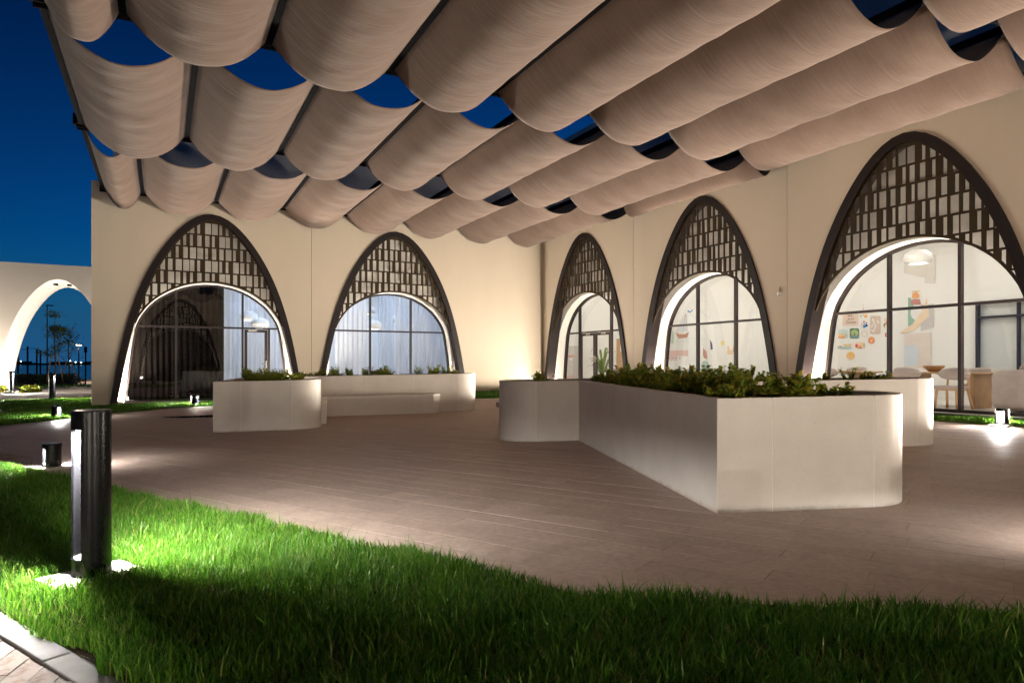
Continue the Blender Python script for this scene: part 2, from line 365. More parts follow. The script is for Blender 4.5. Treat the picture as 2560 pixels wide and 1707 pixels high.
for d,p in rows[:240]:
    o=link('paver_brick',bm_,path); o.location=(p.x,p.y,gz(0)+.004+random.uniform(-.003,.002)); o.rotation_euler=(random.uniform(-.012,.012),random.uniform(-.012,.012),bd+random.uniform(-.012,.012))
mb=MB()
for d,p in rows[240:]:
    P=[p-ba*.098-bb*.048,p+ba*.098-bb*.048,p+ba*.098+bb*.048,p-ba*.098+bb*.048]; z=.003
    mb.add([(q.x,q.y,z) for q in P]+[(q.x,q.y,-.02) for q in P],[(0,1,2,3),(0,4,5,1),(1,5,6,2),(2,6,7,3),(3,7,4,0)])
mb.build('paver_bricks',M['brick'],path,kind='stuff',fix=False)
kb=thing('kerb','pale concrete kerb between the grass and the brick path','kerb')
t=-10.5; k=0
while t<2:
    mb=MB(); c=kpt(1.118,t+.25)
    mb.box(-.247,.247,-.052,.052,-.09,0)
    o=mb.build('kerb_stone',M['kerb'],kb,bevel=.006); o.location=(c.x,c.y,.016+random.uniform(-.002,.002)); o.rotation_euler=(0,0,math.atan2(kt.y,kt.x)); t+=.5
# ------------------------------------------------------------------ lawns
def inside(px,py,poly):
    r=np.zeros(len(px),bool); n=len(poly); j=n-1
    for i in range(n):
        xi,yi=poly[i];xj,yj=poly[j]
        r^=((yi>py)!=(yj>py))&(px<(xj-xi)*(py-yi)/((yj-yi)+1e-12)+xi); j=i
    return r
BPADS=[(-.34,4.31,R(28)),(5.02,1.46,R(79))]
def lawn(poly,dens,hgt,wid,name,label,zup=.012,jag=.0):
    xs_=[p[0] for p in poly]; ys_=[p[1] for p in poly]
    # soil sheet, finely cut along the slope by triangulating
    me=MB().add([(x,y,gz(x)+zup) for x,y in poly],[tuple(range(len(poly)))]).mesh(name+'_soil',M['soil'])
    link('lawn',me,kind='structure')
    area=(max(xs_)-min(xs_))*(max(ys_)-min(ys_)); n=int(area*dens)
    px=RNG.uniform(min(xs_),max(xs_),n); py=RNG.uniform(min(ys_),max(ys_),n)
    if jag:
        ox=px+.022*np.sin(py*9.3)+.018*np.sin(py*23+px*17); oy=py+.022*np.sin(px*8.1)+.018*np.sin(px*27+py*13)
    else: ox,oy=px,py
    k=inside(ox,oy,poly); px=px[k]; py=py[k]
    for bx,by,ba_ in BPADS:
        c_,s_=math.cos(ba_),math.sin(ba_); u_=(px-bx)*c_+(py-by)*s_; w_=-(px-bx)*s_+(py-by)*c_
        k=~((abs(u_)<.21+.03*np.sin(py*40))&(abs(w_)<.14)); px=px[k]; py=py[k]
    cl=.5+.5*np.sin(px*5.1+1.3*np.sin(py*3.7))*np.sin(py*4.3+1.7*np.sin(px*2.9))
    thin=RNG.random(len(px))<(.55+.45*cl); px=px[thin]; py=py[thin]; cl=cl[thin]
    dc=np.hypot(px,py)
    n=len(px)
    h=hgt*(.55+.75*RNG.random(n)**1.3)*(.8+.35*cl); tall=RNG.random(n)<.04; h[tall]*=1.6
    w=wid*(.7+.6*RNG.random(n))*(1+np.clip(dc-5,0,20)*.10)
    az=RNG.uniform(0,2*np.pi,n); lean=h*(.15+.75*RNG.random(n)**1.5); face=az+RNG.normal(1.57,.6,n)
    lx=np.cos(az)*lean; ly=np.sin(az)*lean; wx=np.cos(face)*w/2; wy=np.sin(face)*w/2
    z0=.014*np.clip(px,-3,14)+zup-.004
    V=np.empty((n,5,3))
    V[:,0]=np.stack([px-wx,py-wy,z0],1); V[:,1]=np.stack([px+wx,py+wy,z0],1)
    mx_=px+lx*.35; my_=py+ly*.35; zm=z0+h*.58
    V[:,2]=np.stack([mx_+wx*.8,my_+wy*.8,zm],1); V[:,3]=np.stack([mx_-wx*.8,my_-wy*.8,zm],1)
    V[:,4]=np.stack([px+lx,py+ly,z0+h*.95],1)
    me=bpy.data.meshes.new(name); me.vertices.add(n*5); me.vertices.foreach_set('co',V.ravel())
    base=(np.arange(n)*5)[:,None]
    L=(base+np.array([[0,1,2,3,3,2,4]])).ravel()
    me.loops.add(n*7); me.loops.foreach_set('vertex_index',L)
    me.polygons.add(n*2); st=(np.arange(n)*7)[:,None]+np.array([[0,4]]); me.polygons.foreach_set('loop_start',st.ravel())
    me.update(); me.validate(); me.materials.append(M['grass'])
    o=link(name,me,kind='stuff'); tag(o,label,'grass'); return n
def kxy(n_,t_): p=kpt(n_,t_); return (p.x,p.y)
near_poly=[kxy(2.90,-2.05),kxy(2.90,-9.3),kxy(1.175,-10.2),kxy(1.175,1.5),(5.6,-1.2),(5.6,.15),(3.40,1.58),(2.58,2.17),(1.85,2.72)]
NB=lawn(near_poly,11500,.074,.0060,'grass','long green grass of the lawn strip along the brick path',jag=1)
polyA=[(-11,12.0),(-2.83,16.3),(-2.2,16.9),(-1.3,18.5),(0,19.6),(1.25,20.25),(5,19.6),(9,18.4),(12.0,17.6),(12.0,16.0),(12.05,3.0),(12.78,3.0),(12.78,21.98),(-1.76,21.98),(-1.9,27.5),(-11,24.5)]
NB+=lawn(polyA,2600,.06,.010,'grass','mown green grass along the foot of the arcaded walls')
polyF=[(-9,41),(-1,43.5),(-1,45.5),(-9,43.5)]
NB+=lawn(polyF,350,.07,.02,'grass','narrow strip of grass beyond the white portal')
print('blades',NB)
# ------------------------------------------------------------------ arch geometry
CA,CB_,CC,ZT=.6867,-.053,.0102,5.653
def zo(s): return ZT-(CA*s**2+CB_*s**4+CC*s**6)
def resample(pts,n):
    P=np.array(pts,float); d=np.r_[0,np.cumsum(np.hypot(*np.diff(P,axis=0).T))]; t=np.linspace(0,d[-1],n); return np.stack([np.interp(t,d,P[:,0]),np.interp(t,d,P[:,1])],1)
ss=np.linspace(-2.672,2.672,800); OUT=resample(np.stack([ss,zo(ss)],1),61)
def offset(P,d):
    T=np.gradient(P,axis=0); T/=np.hypot(T[:,0],T[:,1])[:,None]; Nn=np.stack([T[:,1],-T[:,0]],1); return P+Nn*d
INN=offset(OUT,.178)
half=[(2.33,-.15),(2.30,.2),(2.21,1.0),(2.11,1.78),(2.02,2.28),(1.87,2.62),(1.57,3.0),(1.17,3.30),(.73,3.50),(.30,3.595),(0,3.61)]
full=[(-a,b) for a,b in half]+[(a,b) for a,b in half[::-1][1:]]
def catmull(P,k=8):
    P=[np.array(p,float) for p in P]; P=[2*P[0]-P[1]]+P+[2*P[-1]-P[-2]]; o=[]
    for i in range(1,len(P)-2):
        for t in np.linspace(0,1,k,endpoint=False):
            a,b,c,d=P[i-1:i+3]; o.append(.5*((2*b)+(c-a)*t+(2*a-5*b+4*c-d)*t*t+(3*b-a-3*c+d)*t**3))
    o.append(P[-2]); return np.array(o)
ARC=resample(catmull(full),61); ARCI=offset(ARC,.055)
def f_of_x(P):
    o=np.argsort(P[:,0]); X=P[o,0]; Z=P[o,1]; return lambda x:float(np.interp(x,X,Z))
hi=f_of_x(INN); lo=f_of_x(ARC); gl=f_of_x(ARCI)
def strip(mb,A,B,dA,dB,mp):
    n=len(A); n0=len(mb.v)
    mb.add([mp(a[0],dA,a[1]) for a in A]+[mp(b[0],dB,b[1]) for b in B],[(i,i+1,n+i+1,n+i) for i in range(n-1)])
def sweep(mb,A,B,d0,d1,mp):
    strip(mb,A,B,d0,d0,mp); strip(mb,A,B,d1,d1,mp); strip(mb,A,A,d0,d1,mp); strip(mb,B,B,d0,d1,mp)
def lattice_mesh(mp,seed):
    rnd=random.Random(seed); mb=MB(); D0,D1=.02,.05
    def cell(x0,x1,z0,z1):
        xs_=[x0,(x0+x1)/2,x1]
        lo_=[max(z0,lo(x) if abs(x)<2.02 else 2.28) for x in xs_]; hi_=[min(z1,hi(x)-.0) for x in xs_]
        for i in range(2):
            a,b=xs_[i],xs_[i+1]; l0,l1,h0,h1=lo_[i],lo_[i+1],hi_[i],hi_[i+1]
            if h0-l0<.002 and h1-l1<.002: continue
            h0=max(h0,l0);h1=max(h1,l1)
            P=[(a,l0),(b,l1),(b,h1),(a,h0)]
            mb.add([mp(x,D0,z) for x,z in P]+[mp(x,D1,z) for x,z in P],[(0,1,2,3),(7,6,5,4),(0,4,5,1),(1,5,6,2),(2,6,7,3),(3,7,4,0)])
    pitch=.196; cols=[i*pitch+rnd.uniform(-.012,.012) for i in range(-11,12)]; RH=.375; RB=.040; W=[.160,.118,.078]
    nrow=11
    for r in range(nrow):
        z0=2.05+r*RH; zh=z0+RH-RB
        for j in range(len(cols)-1):
            a,b=cols[j],cols[j+1]; w=W[(j*2+r*(1 if j%2 else 2)+(j//3))%3]
            w=min(w,b-a-.012); cell(a+w,b,z0,zh); cell(a,b,zh,z0+RH)
    # border band along the lower arch
    A=[p for p in ARC if p[1]>2.2]; 
    B=offset(np.array(A),-.05); strip(mb,A,B,.018,.018,mp); strip(mb,A,A,.018,.055,mp); strip(mb,B,B,.018,.055,mp); strip(mb,A,B,.055,.055,mp)
    # border along the frame
    I2=offset(INN,.035); K=[i for i in range(len(INN)) if INN[i][1]>2.2]
    A=[INN[i] for i in K];B=[I2[i] for i in K]; strip(mb,A,B,.016,.016,mp); strip(mb,B,B,.016,.053,mp); strip(mb,A,B,.053,.053,mp)
    return mb
GD=.62   # depth of the glazing behind the wall face
def spans(a,b,f,n=10): 
    return [(x,f(x)) for x in np.linspace(a,b,n)]
LAMPS={}
def flood_data(power,col,out,low=0):
    # recessed ground flood: strong at low angles into the court, weaker straight up, visored towards the glass
    k=(power,col,tuple(round(c,3) for c in out),low)
    if k in LAMPS: return LAMPS[k]
    l=bpy.data.lights.new('uplight_lamp','POINT'); l.energy=power; l.color=col; l.shadow_soft_size=.05; l.use_nodes=True
    nt=l.node_tree; nt.nodes.clear(); o=nt.nodes.new('ShaderNodeOutputLight'); e=nt.nodes.new('ShaderNodeEmission'); g=nt.nodes.new('ShaderNodeNewGeometry')
    sx=nt.nodes.new('ShaderNodeSeparateXYZ'); nt.links.new(g.outputs['Normal'],sx.inputs[0])
    def rmp(src,st):
        r=nt.nodes.new('ShaderNodeValToRGB'); el=r.color_ramp.elements
        while len(el)<len(st): el.new(.5)
        for i,(p,c) in enumerate(st): el[i].position=p; el[i].color=(c,c,c,1)
        nt.links.new(src,r.inputs[0]); return r.outputs[0]
    up=rmp(sx.outputs[2],[(0,low),(.04,.8),(.25,1.0),(.55,.85),(.85,.75),(1,.9)])
    if any(out):
        dt=nt.nodes.new('ShaderNodeVectorMath'); dt.operation='DOT_PRODUCT'; nt.links.new(g.outputs['Normal'],dt.inputs[0]); dt.inputs[1].default_value=out
        ma=nt.nodes.new('ShaderNodeMath'); ma.operation='MULTIPLY_ADD'; ma.inputs[1].default_value=.5; ma.inputs[2].default_value=.5; nt.links.new(dt.outputs['Value'],ma.inputs[0])
        vis=rmp(ma.outputs[0],[(.15,.05),(.42,.22),(.5,.65),(.6,.9),(.75,1)])
        hiz=rmp(sx.outputs[2],[(.5,0),(.85,1)]); mxx=nt.nodes.new('ShaderNodeMath'); mxx.operation='MAXIMUM'; nt.links.new(vis,mxx.inputs[0]); nt.links.new(hiz,mxx.inputs[1])
        mu=nt.nodes.new('ShaderNodeMath'); mu.operation='MULTIPLY'; nt.links.new(up,mu.inputs[0]); nt.links.new(mxx.outputs[0],mu.inputs[1]); up=mu.outputs[0]
    nt.links.new(up,e.inputs['Strength']); nt.links.new(e.outputs[0],o.inputs[0]); LAMPS[k]=l; return l
def uplight(mp,s,d,z,lean,label,group,power=P_UP,col=C_UP,out=True,lens='uplens'):
    x,y,zz=mp(s,d,z); t=thing('ground_uplight',label,'uplight',(x,y,zz),0,group)
    MB().lathe([(.0,-.06),(.075,-.06),(.085,.008),(.068,.012),(.060,.004),(.055,-.004),(0,-.004)],20).build('bezel',M['chrome'],t,smooth=False)
    MB().lathe([(0,.0),(.052,.0)],20).build('lens',M[lens],t,fix=False)
    a=mp(s,d,z); b=mp(s,d-1,z); ov=tuple(b[i]-a[i] for i in range(3)) if out else (0,0,0)
    o=bpy.data.objects.new('lamp',flood_data(power,col,ov,.7 if mp(0,0,0)[1]<-5 and out else 0)); COL.objects.link(o); o.parent=t; o.location=(0,0,.06)
    return t
def arch_bay(mp,cs,building,seed,mull,z_floor,door=None,glass=True,where='',ug='arch uplights',power=P_UP,col=C_UP):
    q=lambda s,d,z: mp(cs+s,d,z)
    mb=MB(); sweep(mb,OUT,INN,-.05,.30,q); mb.build('arch_frame',M['bronze'],building)
    lattice_mesh(q,seed).build('lattice_screen',M['lattice'],building)
    mb=MB(); strip(mb,OUT,ARC,.302,.302,q); strip(mb,ARC,ARC,.302,GD,q); mb.build('stucco_surround',M['stucco'],building)
    mb=MB(); sweep(mb,ARC,ARCI,GD-.03,GD+.09,q)
    fl=z_floor
    def vbar(x,w=.06):
        zt=gl(x)+.02; a=q(x-w/2,GD-.02,fl); b=q(x+w/2,GD+.08,zt)
        mb.box(min(a[0],b[0]),max(a[0],b[0]),min(a[1],b[1]),max(a[1],b[1]),fl,zt)
    for x in mull: vbar(x)
    def hbar(z,w=.055,x0=-2.0,x1=2.0,dd=.0):
        a=q(x0,GD-.018+dd,z-w/2); b=q(x1,GD+.078+dd,z+w/2); mb.box(min(a[0],b[0]),max(a[0],b[0]),min(a[1],b[1]),max(a[1],b[1]),z-w/2,z+w/2)
    TZ=2.30; hbar(TZ,.055,-1.99,1.99); hbar(fl+.03,.06,-2.26,2.26)
    wf=mb.build('window_frame',M['alu'],building)
    if glass:
        ed=[-1.96]+list(mull)+[1.96]
        for i in range(len(ed)-1):
            a,b=ed[i],ed[i+1]
            up=spans(a,b,gl,12); mb=MB(); A=[(x,TZ) for x,_ in up]; strip(mb,A,up,GD+.03,GD+.03,q); mb.build('pane',M['glass'],wf,fix=False)
            if door and abs((a+b)/2-door[0])<.25: continue
            aa=a if i else -2.27; bb_=b if i<len(ed)-2 else 2.27
            mb=MB(); n=10
            # lower panes follow the leaning jambs
            zs=np.linspace(fl,TZ,n); gx=lambda z:float(np.interp(z,[fl,1.0,1.78,TZ],[2.25,2.16,2.06,1.97]))
            A=[((-gx(z)) if i==0 else a,z) for z in zs]; B=[(gx(z) if i==len(ed)-2 else b,z) for z in zs]
            strip(mb,A,B,GD+.03,GD+.03,q); mb.build('pane',M['glass'],wf,fix=False)
    for sgn,nm in((-1,'one'),(1,'other')):
        uplight(q,sgn*2.27,.13,fl+.01,-sgn*.55,'ground uplight at the foot of %s'%where,ug,power*(.15 if (seed==3 and sgn>0) else 1),col,lens='bulb' if (seed==3 and sgn>0) else 'uplens')
    return wf
def mpA(s,d,z): return (s,22+d,z)
def mpB(s,d,z): return (12.8+d,s,z)
def mpC(s,d,z): return (s,-6-d,z)
def facade(parent,mp,s0,s1,centers,top,cuts,mat):
    edges=[s0]+cuts+[s1]
    for i in range(len(edges)-1):
        a=edges[i]+(.006 if i else 0); b=edges[i+1]-(.006 if i<len(edges)-2 else 0); mb=MB(); x=a
        cs=[c for c in centers if a<c<b]
        def rect(x0,x1):
            mb.quad(mp(x0,0,-.2),mp(x1,0,-.2),mp(x1,0,top),mp(x0,0,top))
        for c in cs:
            rect(x,c+OUT[0][0]+.004); P=[(c+p[0],p[1]) for p in OUT]; T=[(p[0],top) for p in P]; strip(mb,P,T,0,0,mp); x=c+OUT[-1][0]
        rect(x,b)
        mb.quad(mp(a,0,top),mp(b,0,top),mp(b,.65,top),mp(a,.65,top))
        mb.quad(mp(a,0,-.2),mp(a,0,top),mp(a,.05 if i else .65,top),mp(a,.05 if i else .65,-.2))
        mb.quad(mp(b,0,-.2),mp(b,0,top),mp(b,.05,top),mp(b,.05,-.2))
        mb.build('wall',mat,parent,fix=False)
    for c in cuts:
        MB().quad(mp(c-.01,.02,-.2),mp(c+.01,.02,-.2),mp(c+.01,.02,top),mp(c-.01,.02,top)).build('wall_joint',M['bronze'],parent,fix=False)
CA_=[1.34,7.05]; CBs=[19.21,13.55,8.01,2.4]
FA,FB=.05,.245
bld=thing('courtyard_building','cream rendered building with tall bronze arches and lattice screens round the court','building',(12.8,22,0))
bld_off=Vector((12.8,22,0))
BROOT=empty('tmp')  # geometry below is in world space; parents get an inverse matrix
BROOT.location=(0,0,0)
bpy.data.objects.remove(BROOT)
bld.location=(0,0,0)
facade(bld,mpA,-1.74,12.8,CA_,6.3,[4.255],M['wall'])
facade(bld,mpB,-6.0,22.0,CBs,6.3,[4.9,10.77,16.45],M['wall'])
def rel(u,plane): return on_y(u,900,plane)[0]
mA1=[rel(440,22.65)-1.34,rel(606.5,22.65)-1.34]; mA2=[rel(925,22.65)-7.05,rel(1026.5,22.65)-7.05]
def relB(u): return on_x(u,900,13.45)[1]
mB1=sorted([relB(1450)-19.21,relB(1529)-19.21]); mB2=sorted([relB(1745)-13.55,relB(1840)-13.55]); mB3=sorted([relB(2224)-8.01,relB(2402)-8.01])
arch_bay(mpA,1.34,bld,1,mA1,FA,door=((mA1[1]+1.96)/2,),where='the arch with the dark curtain')
arch_bay(mpA,7.05,bld,2,mA2,FA,where='the curtained arch of the rear wall')
arch_bay(mpB,19.21,bld,3,mB1,FB,door=((mB1[0]+mB1[1])/2,),where='the arch with the double doors')
arch_bay(mpB,13.55,bld,4,mB2,FB,where='the arch with the ship mural behind it')
arch_bay(mpB,8.01,bld,5,mB3,FB,where='the arch with the dining room behind it')
arch_bay(mpB,2.4,bld,6,[-.8,.9],FB,where='the side wall arch next to the dining room arch')
# upper storey set back behind the parapet
mb=MB().box(-1.25,20.5,22.66,30,6.28,9.6); mb.build('upper_storey',M['upper'],bld)
mb=MB().box(13.46,20.5,-6,22.64,6.28,9.65); mb.build('upper_storey',M['upper'],bld)
MB().box(-1.74,-1.60,22.05,30,-.2,6.3).build('wall',M['wall'],bld)
# rooms
def room(x0,x1,y0,y1,z0,z1,tag_):
    MB().quad((x0,y0,z0),(x1,y0,z0),(x1,y1,z0),(x0,y1,z0)).build('room_floor',M['roomfloor'],bld,fix=False)
    MB().quad((x0,y0,z1),(x1,y0,z1),(x1,y1,z1),(x0,y1,z1)).build('room_ceiling',M['room'],bld,fix=False)
room(-1.55,12.6,22.3,28.5,FA,4.45,'A'); room(13.1,18.5,-5.5,22.45,FB,4.75,'B')
MB().quad((-1.55,28.5,0),(12.6,28.5,0),(12.6,28.5,4.45),(-1.55,28.5,4.45)).build('room_wall',M['room'],bld,fix=False)
MB().quad((-1.55,22.7,0),(-1.55,28.5,0),(-1.55,28.5,4.45),(-1.55,22.7,4.45)).build('room_wall',M['room'],bld,fix=False)
MB().quad((12.6,22.7,0),(12.6,28.5,0),(12.6,28.5,4.45),(12.6,22.7,4.45)).build('room_wall',M['room'],bld,fix=False)
MB().quad((18.5,-5.5,0),(18.5,22.45,0),(18.5,22.45,4.75),(18.5,-5.5,4.75)).build('room_wall',M['room'],bld,fix=False)
MB().quad((13.1,22.45,0),(18.5,22.45,0),(18.5,22.45,4.75),(13.1,22.45,4.75)).build('room_wall',M['room'],bld,fix=False)
MB().box(18.46,18.495,3,22.4,FB,FB+.1).build('skirting_board',M['whiteobj'],bld)
# doors
def door_leaf(parent,mp,s0,s1,z0,z1,handle_side,d=GD+.02):
    o=MB(); w=.085
    def b(x0,x1,za,zb,d0=d-.02,d1=d+.05):
        p=mp(x0,d0,za);q=mp(x1,d1,zb); o.box(min(p[0],q[0]),max(p[0],q[0]),min(p[1],q[1]),max(p[1],q[1]),za,zb)
    b(s0,s0+w,z0,z1); b(s1-w,s1,z0,z1); b(s0+w,s1-w,z1-w,z1); b(s0+w,s1-w,z0,z0+.12)
    dr=o.build('door',M['alu'],parent)
    MB().quad(mp(s0+w,d+.02,z0+.12),mp(s1-w,d+.02,z0+.12),mp(s1-w,d+.02,z1-w),mp(s0+w,d+.02,z1-w)).build('pane',M['glass'],dr,fix=False)
    hx=(s1-w/2) if handle_side>0 else (s0+w/2); o=MB()
    def hb(x0,x1,za,zb,d0,d1):
        p=mp(x0,d0,za);q=mp(x1,d1,zb); o.box(min(p[0],q[0]),max(p[0],q[0]),min(p[1],q[1]),max(p[1],q[1]),za,zb)
    hb(hx-.025,hx+.025,z0+.92,z0+1.16,d-.032,d-.021); hb(hx-.012-.13*handle_side if handle_side>0 else hx-.012,hx+.012 if handle_side>0 else hx+.012+.13,z0+1.05,z0+1.075,d-.075,d-.05); hb(hx-.012,hx+.012,z0+1.05,z0+1.075,d-.07,d-.03)
    o.build('door_handle',M['chrome'],dr)
    o=MB(); cx=s0+.35*(s1-s0); hb(cx-.13,cx+.13,z1-.06,z1-.005,d-.075,d-.024); hb(cx+.08,cx+.3 if cx+.3<s1 else s1,z1+.012,z1+.03,d-.11,d-.09)
    o.build('door_closer',M['chrome'],dr); return dr
door_leaf(bld,lambda s,d,z:mpA(1.34+s,d,z),mA1[1]+.05,1.66,FA+.065,2.26,1)
MB().box(1.34+1.675,1.34+1.735,22+GD-.02,22+GD+.08,FA,2.27).build('door_post',M['alu'],bld)
c=(mB1[0]+mB1[1])/2
door_leaf(bld,lambda s,d,z:mpB(19.21+s,d,z),mB1[0]+.04,c-.004,FB+.065,2.26,1); door_leaf(bld,lambda s,d,z:mpB(19.21+s,d,z),c+.004,mB1[1]-.04,FB+.065,2.26,-1)
# wall fixture beside the arch
x,y,z=on_x(1948,735,12.8); t=thing('wall_sensor','small cream domed sensor fixed to the side wall between arches','sensor',(12.8,y,z))
MB().lathe([(0,-.09),(.05,-.075),(.07,-.03),(.07,0),(.04,.02),(0,.02)],16).tf(Matrix.Rotation(R(-90),4,'Y')).build('dome',M['whiteobj'],t,smooth=True)
MB().box(-.05,-.005,-.035,.035,.04,.16).build('back_box',M['wall'],t)
# opposite building behind the camera, seen in the glass
opp=thing('opposite_building','cream rendered building with bronze arches reflected in the rear windows','building')
facade(opp,mpC,-9,12.8,[-4.6,1.1,6.8],6.3,[-1.75,3.95],M['wall'])
for i,cx in enumerate((-4.6,1.1,6.8)):
    arch_bay(mpC,cx,opp,20+i,[-.85,.85],.25,where='an arch of the opposite building',ug='uplights of the opposite building',power=P_UP*.38)
MB().quad((-9,-9,0),(12.8,-9,0),(12.8,-9,5),(-9,-9,5)).build('room_wall',M['darkcloth'],opp,fix=False)  # no rooms modelled: a sheet coloured near black stands in for their darkness
MB().box(-9,20.5,-14,-6.66,6.28,9.6).build('upper_storey',M['upper'],opp)
# ------------------------------------------------------------------ canopy
ZB=6.02
fr=thing('canopy_frame','black steel canopy frame carrying the tan fabric swags over the court','canopy')
XL=-1.44; ROWS=[(16.23,21.99),(10.90,16.23),(5.25,10.90),(-.40,5.25),(-5.98,-.40)]
def beam(x0,x1,y0,y1,z0,z1,name='beam'): return MB().box(x0,x1,y0,y1,z0,z1).build(name,M['steel'],fr)
for y in(16.23,10.90,5.25,-.40):
    beam(XL-.16,12.79,y-.07,y+.07,ZB+.02,ZB+.24,'cross_beam')
    MB().box(12.74,12.795,y-.2,y+.2,ZB-.06,ZB+.22).build('bracket',M['steel'],fr)
beams={}
for k,(y0,y1) in enumerate(ROWS):
    stag=(k%2==0); xs_=[XL]+([XL+.96] if stag else [])
    xx=xs_[-1]+1.92
    while xx<12.5: xs_.append(xx); xx+=1.92
    beams[k]=xs_
    for x in xs_:
        beam(x-.045,x+.045,y0+.075,y1-.075 if y1<21 else 21.985,ZB,ZB+.15)
        for yy in(y0+.09,y1-.09):
            MB().box(x-.10,x+.10,yy-.014,yy+.014,ZB-.04,ZB+.13).build('bracket',M['steel'],fr)
            for sx in(-.07,.07):
                MB().box(x+sx-.012,x+sx+.012,yy-.022,yy-.0145,ZB+.02,ZB+.044).build('bolt',M['chrome'],fr)
rowname=['in the row against the rear arch wall','in the second row from the rear wall','in the third row from the rear wall','in the fourth row from the rear wall','in the row by the opposite building']
def swag(x0,x1,y0,y1,seed,label,group):
    rnd=np.random.default_rng(seed); nx,ny=22,int((y1-y0)/.09); w=x1-x0
    sag=.565*min(1,(w/1.8)**.12)*rnd.uniform(.95,1.05); V=[];F=[]
    ph=rnd.uniform(0,6.28,8); fr_=rnd.uniform(2,9,8); am=rnd.uniform(.001,.004,8)
    for j in range(ny+1):
        t=j/ny; y=y0+(y1-y0)*t
        endup=.018*math.cos(2*math.pi*t)*0-.025*math.sin(math.pi*t)
        wr=sum(a*math.sin(f*y+p) for a,f,p in zip(am,fr_,ph))
        edge=.012*math.sin(9*math.pi*t+ph[0])
        for i in range(nx+1):
            s=i/nx; q=2*s-1
            prof=1-abs(q)**2.15
            z=ZB+.03-(sag+endup+wr*1.3)*prof
            x=x0+w*(s+.0*q)
            sk=.05*prof*math.sin(ph[1]+1.3*t*math.pi)
            yy=y+sk*(1-2*abs(t-.5))+ (.035*prof*(1 if t<.5 else -1)*(abs(t-.5)*2)**6)
            z+=.006*math.sin(17*s+3*math.sin(5*y+ph[2])+ph[3])*prof
            V.append((x,yy,z))
    n=nx+1
    F=[(j*n+i,j*n+i+1,(j+1)*n+i+1,(j+1)*n+i) for j in range(ny) for i in range(nx)]
    mb=MB().add(V,F); cx=(x0+x1)/2; cyy=(y0+y1)/2
    mb.v=[(a-cx,b-cyy,c) for a,b,c in mb.v]
    o=mb.build('fabric_swag',M['fabric'],None,smooth=True,fix=False); o.location=(cx,cyy,0)
    md=o.modifiers.new('thickness','SOLIDIFY'); md.thickness=.004; md.offset=1
    tag(o,label,'shade fabric',group); return o
sd=0
for k,(y0,y1) in enumerate(ROWS):
    xs_=beams[k]+[12.79]
    for i in range(len(xs_)-1):
        a=xs_[i]+.035; b=xs_[i+1]-(.035 if i<len(xs_)-2 else .03); sd+=1
        if b-a<.3: continue
        nm='narrow tan fabric swag' if b-a<1.2 else 'tan fabric swag'
        side=''
        if i==0: side=' at the open edge'
        elif i==len(xs_)-2: side=' by the side wall'
        swag(a,b,y0+(.15),y1-(.15 if y1<21 else .2),sd,'%s %s%s'%(nm,rowname[k],side),'fabric swags of the canopy')
# ------------------------------------------------------------------ planters with panels, benches
def arc(cx,cy_,r,a0,a1,n=19): return [(cx+r*math.cos(R(a)),cy_+r*math.sin(R(a))) for a in np.linspace(a0,a1,n)]
def poly_offset(poly,d):
    n=len(poly); out=[]
    for i in range(n):
        p0=Vector(poly[i-1]);p1=Vector(poly[i]);p2=Vector(poly[(i+1)%n]); e1=(p1-p0).normalized(); e2=(p2-p1).normalized()
        n1=Vector((-e1.y,e1.x)); n2=Vector((-e2.y,e2.x)); m=(n1+n2); l=m.length
        m=m/l if l>1e-6 else n1; c=max(.4,m.dot(n1)); out.append(tuple(p1+m*(d/c)))
    return out
def planter(name,label,loc,ang,pieces,H_,soil_d=.05):
    """pieces: list of point runs; consecutive runs share end points; each run is one cladding panel"""
    t=thing(name,label,'planter',(loc[0],loc[1],gz(loc[0])-.0),ang,'terrazzo planters in the court')
    outline=[]; marks=[]
    for run in pieces: marks.append(len(outline)); outline+=run[:-1]
    inn=poly_offset(outline,.085); n=len(outline); marks.append(n)
    ca,sa=math.cos(ang),math.sin(ang)
    def zb(x,y): return gz(loc[0]+x*ca-y*sa)-gz(loc[0])-.02
    J=.0032
    for a,b in zip(marks[:-1],marks[1:]):
        idx=[i%n for i in range(a,b+1)]; O=[Vector(outline[i]) for i in idx]; I=[Vector(inn[i]) for i in idx]
        # open a joint at both ends
        d0=(O[1]-O[0]).normalized()*J; d1=(O[-2]-O[-1]).normalized()*J
        O[0]+=d0;I[0]+=d0;O[-1]+=d1;I[-1]+=d1
        k=len(O); V=[];F=[]
        for z in(0,1):
            for P in(O,I): V+=[(p.x,p.y,(H_+zb(p.x,p.y)+.02) if z else zb(p.x,p.y)) for p in P]
        for i in range(k-1):
            F+=[(i,i+1,2*k+i+1,2*k+i),(k+i+1,k+i,3*k+i,3*k+i+1),(2*k+i,2*k+i+1,3*k+i+1,3*k+i)]
        F+=[(0,2*k,3*k,k),(k-1,2*k-1,4*k-1,3*k-1)]
        MB().add(V,F).build('cladding_panel',M['terrazzo'],t,smooth='angle')
    g=poly_offset(outline,.0014)
    V=[(p[0],p[1],zb(*p)) for p in g]+[(p[0],p[1],H_-.004+zb(*p)+.02) for p in g]; g2=poly_offset(outline,.07); m_=len(g)
    V+=[(p[0],p[1],H_-.004+zb(*p)+.02) for p in g2]
    MB().add(V,[(i,(i+1)%m_,m_+(i+1)%m_,m_+i) for i in range(m_)]+[(m_+i,m_+(i+1)%m_,2*m_+(i+1)%m_,2*m_+i) for i in range(m_)]).build('joint_filler',M['grout'],t,fix=False)
    MB().add([(p[0],p[1],H_-soil_d+zb(*p)) for p in inn],[tuple(range(n))]).build('soil',M['soil'],t,fix=False)
    return t,inn
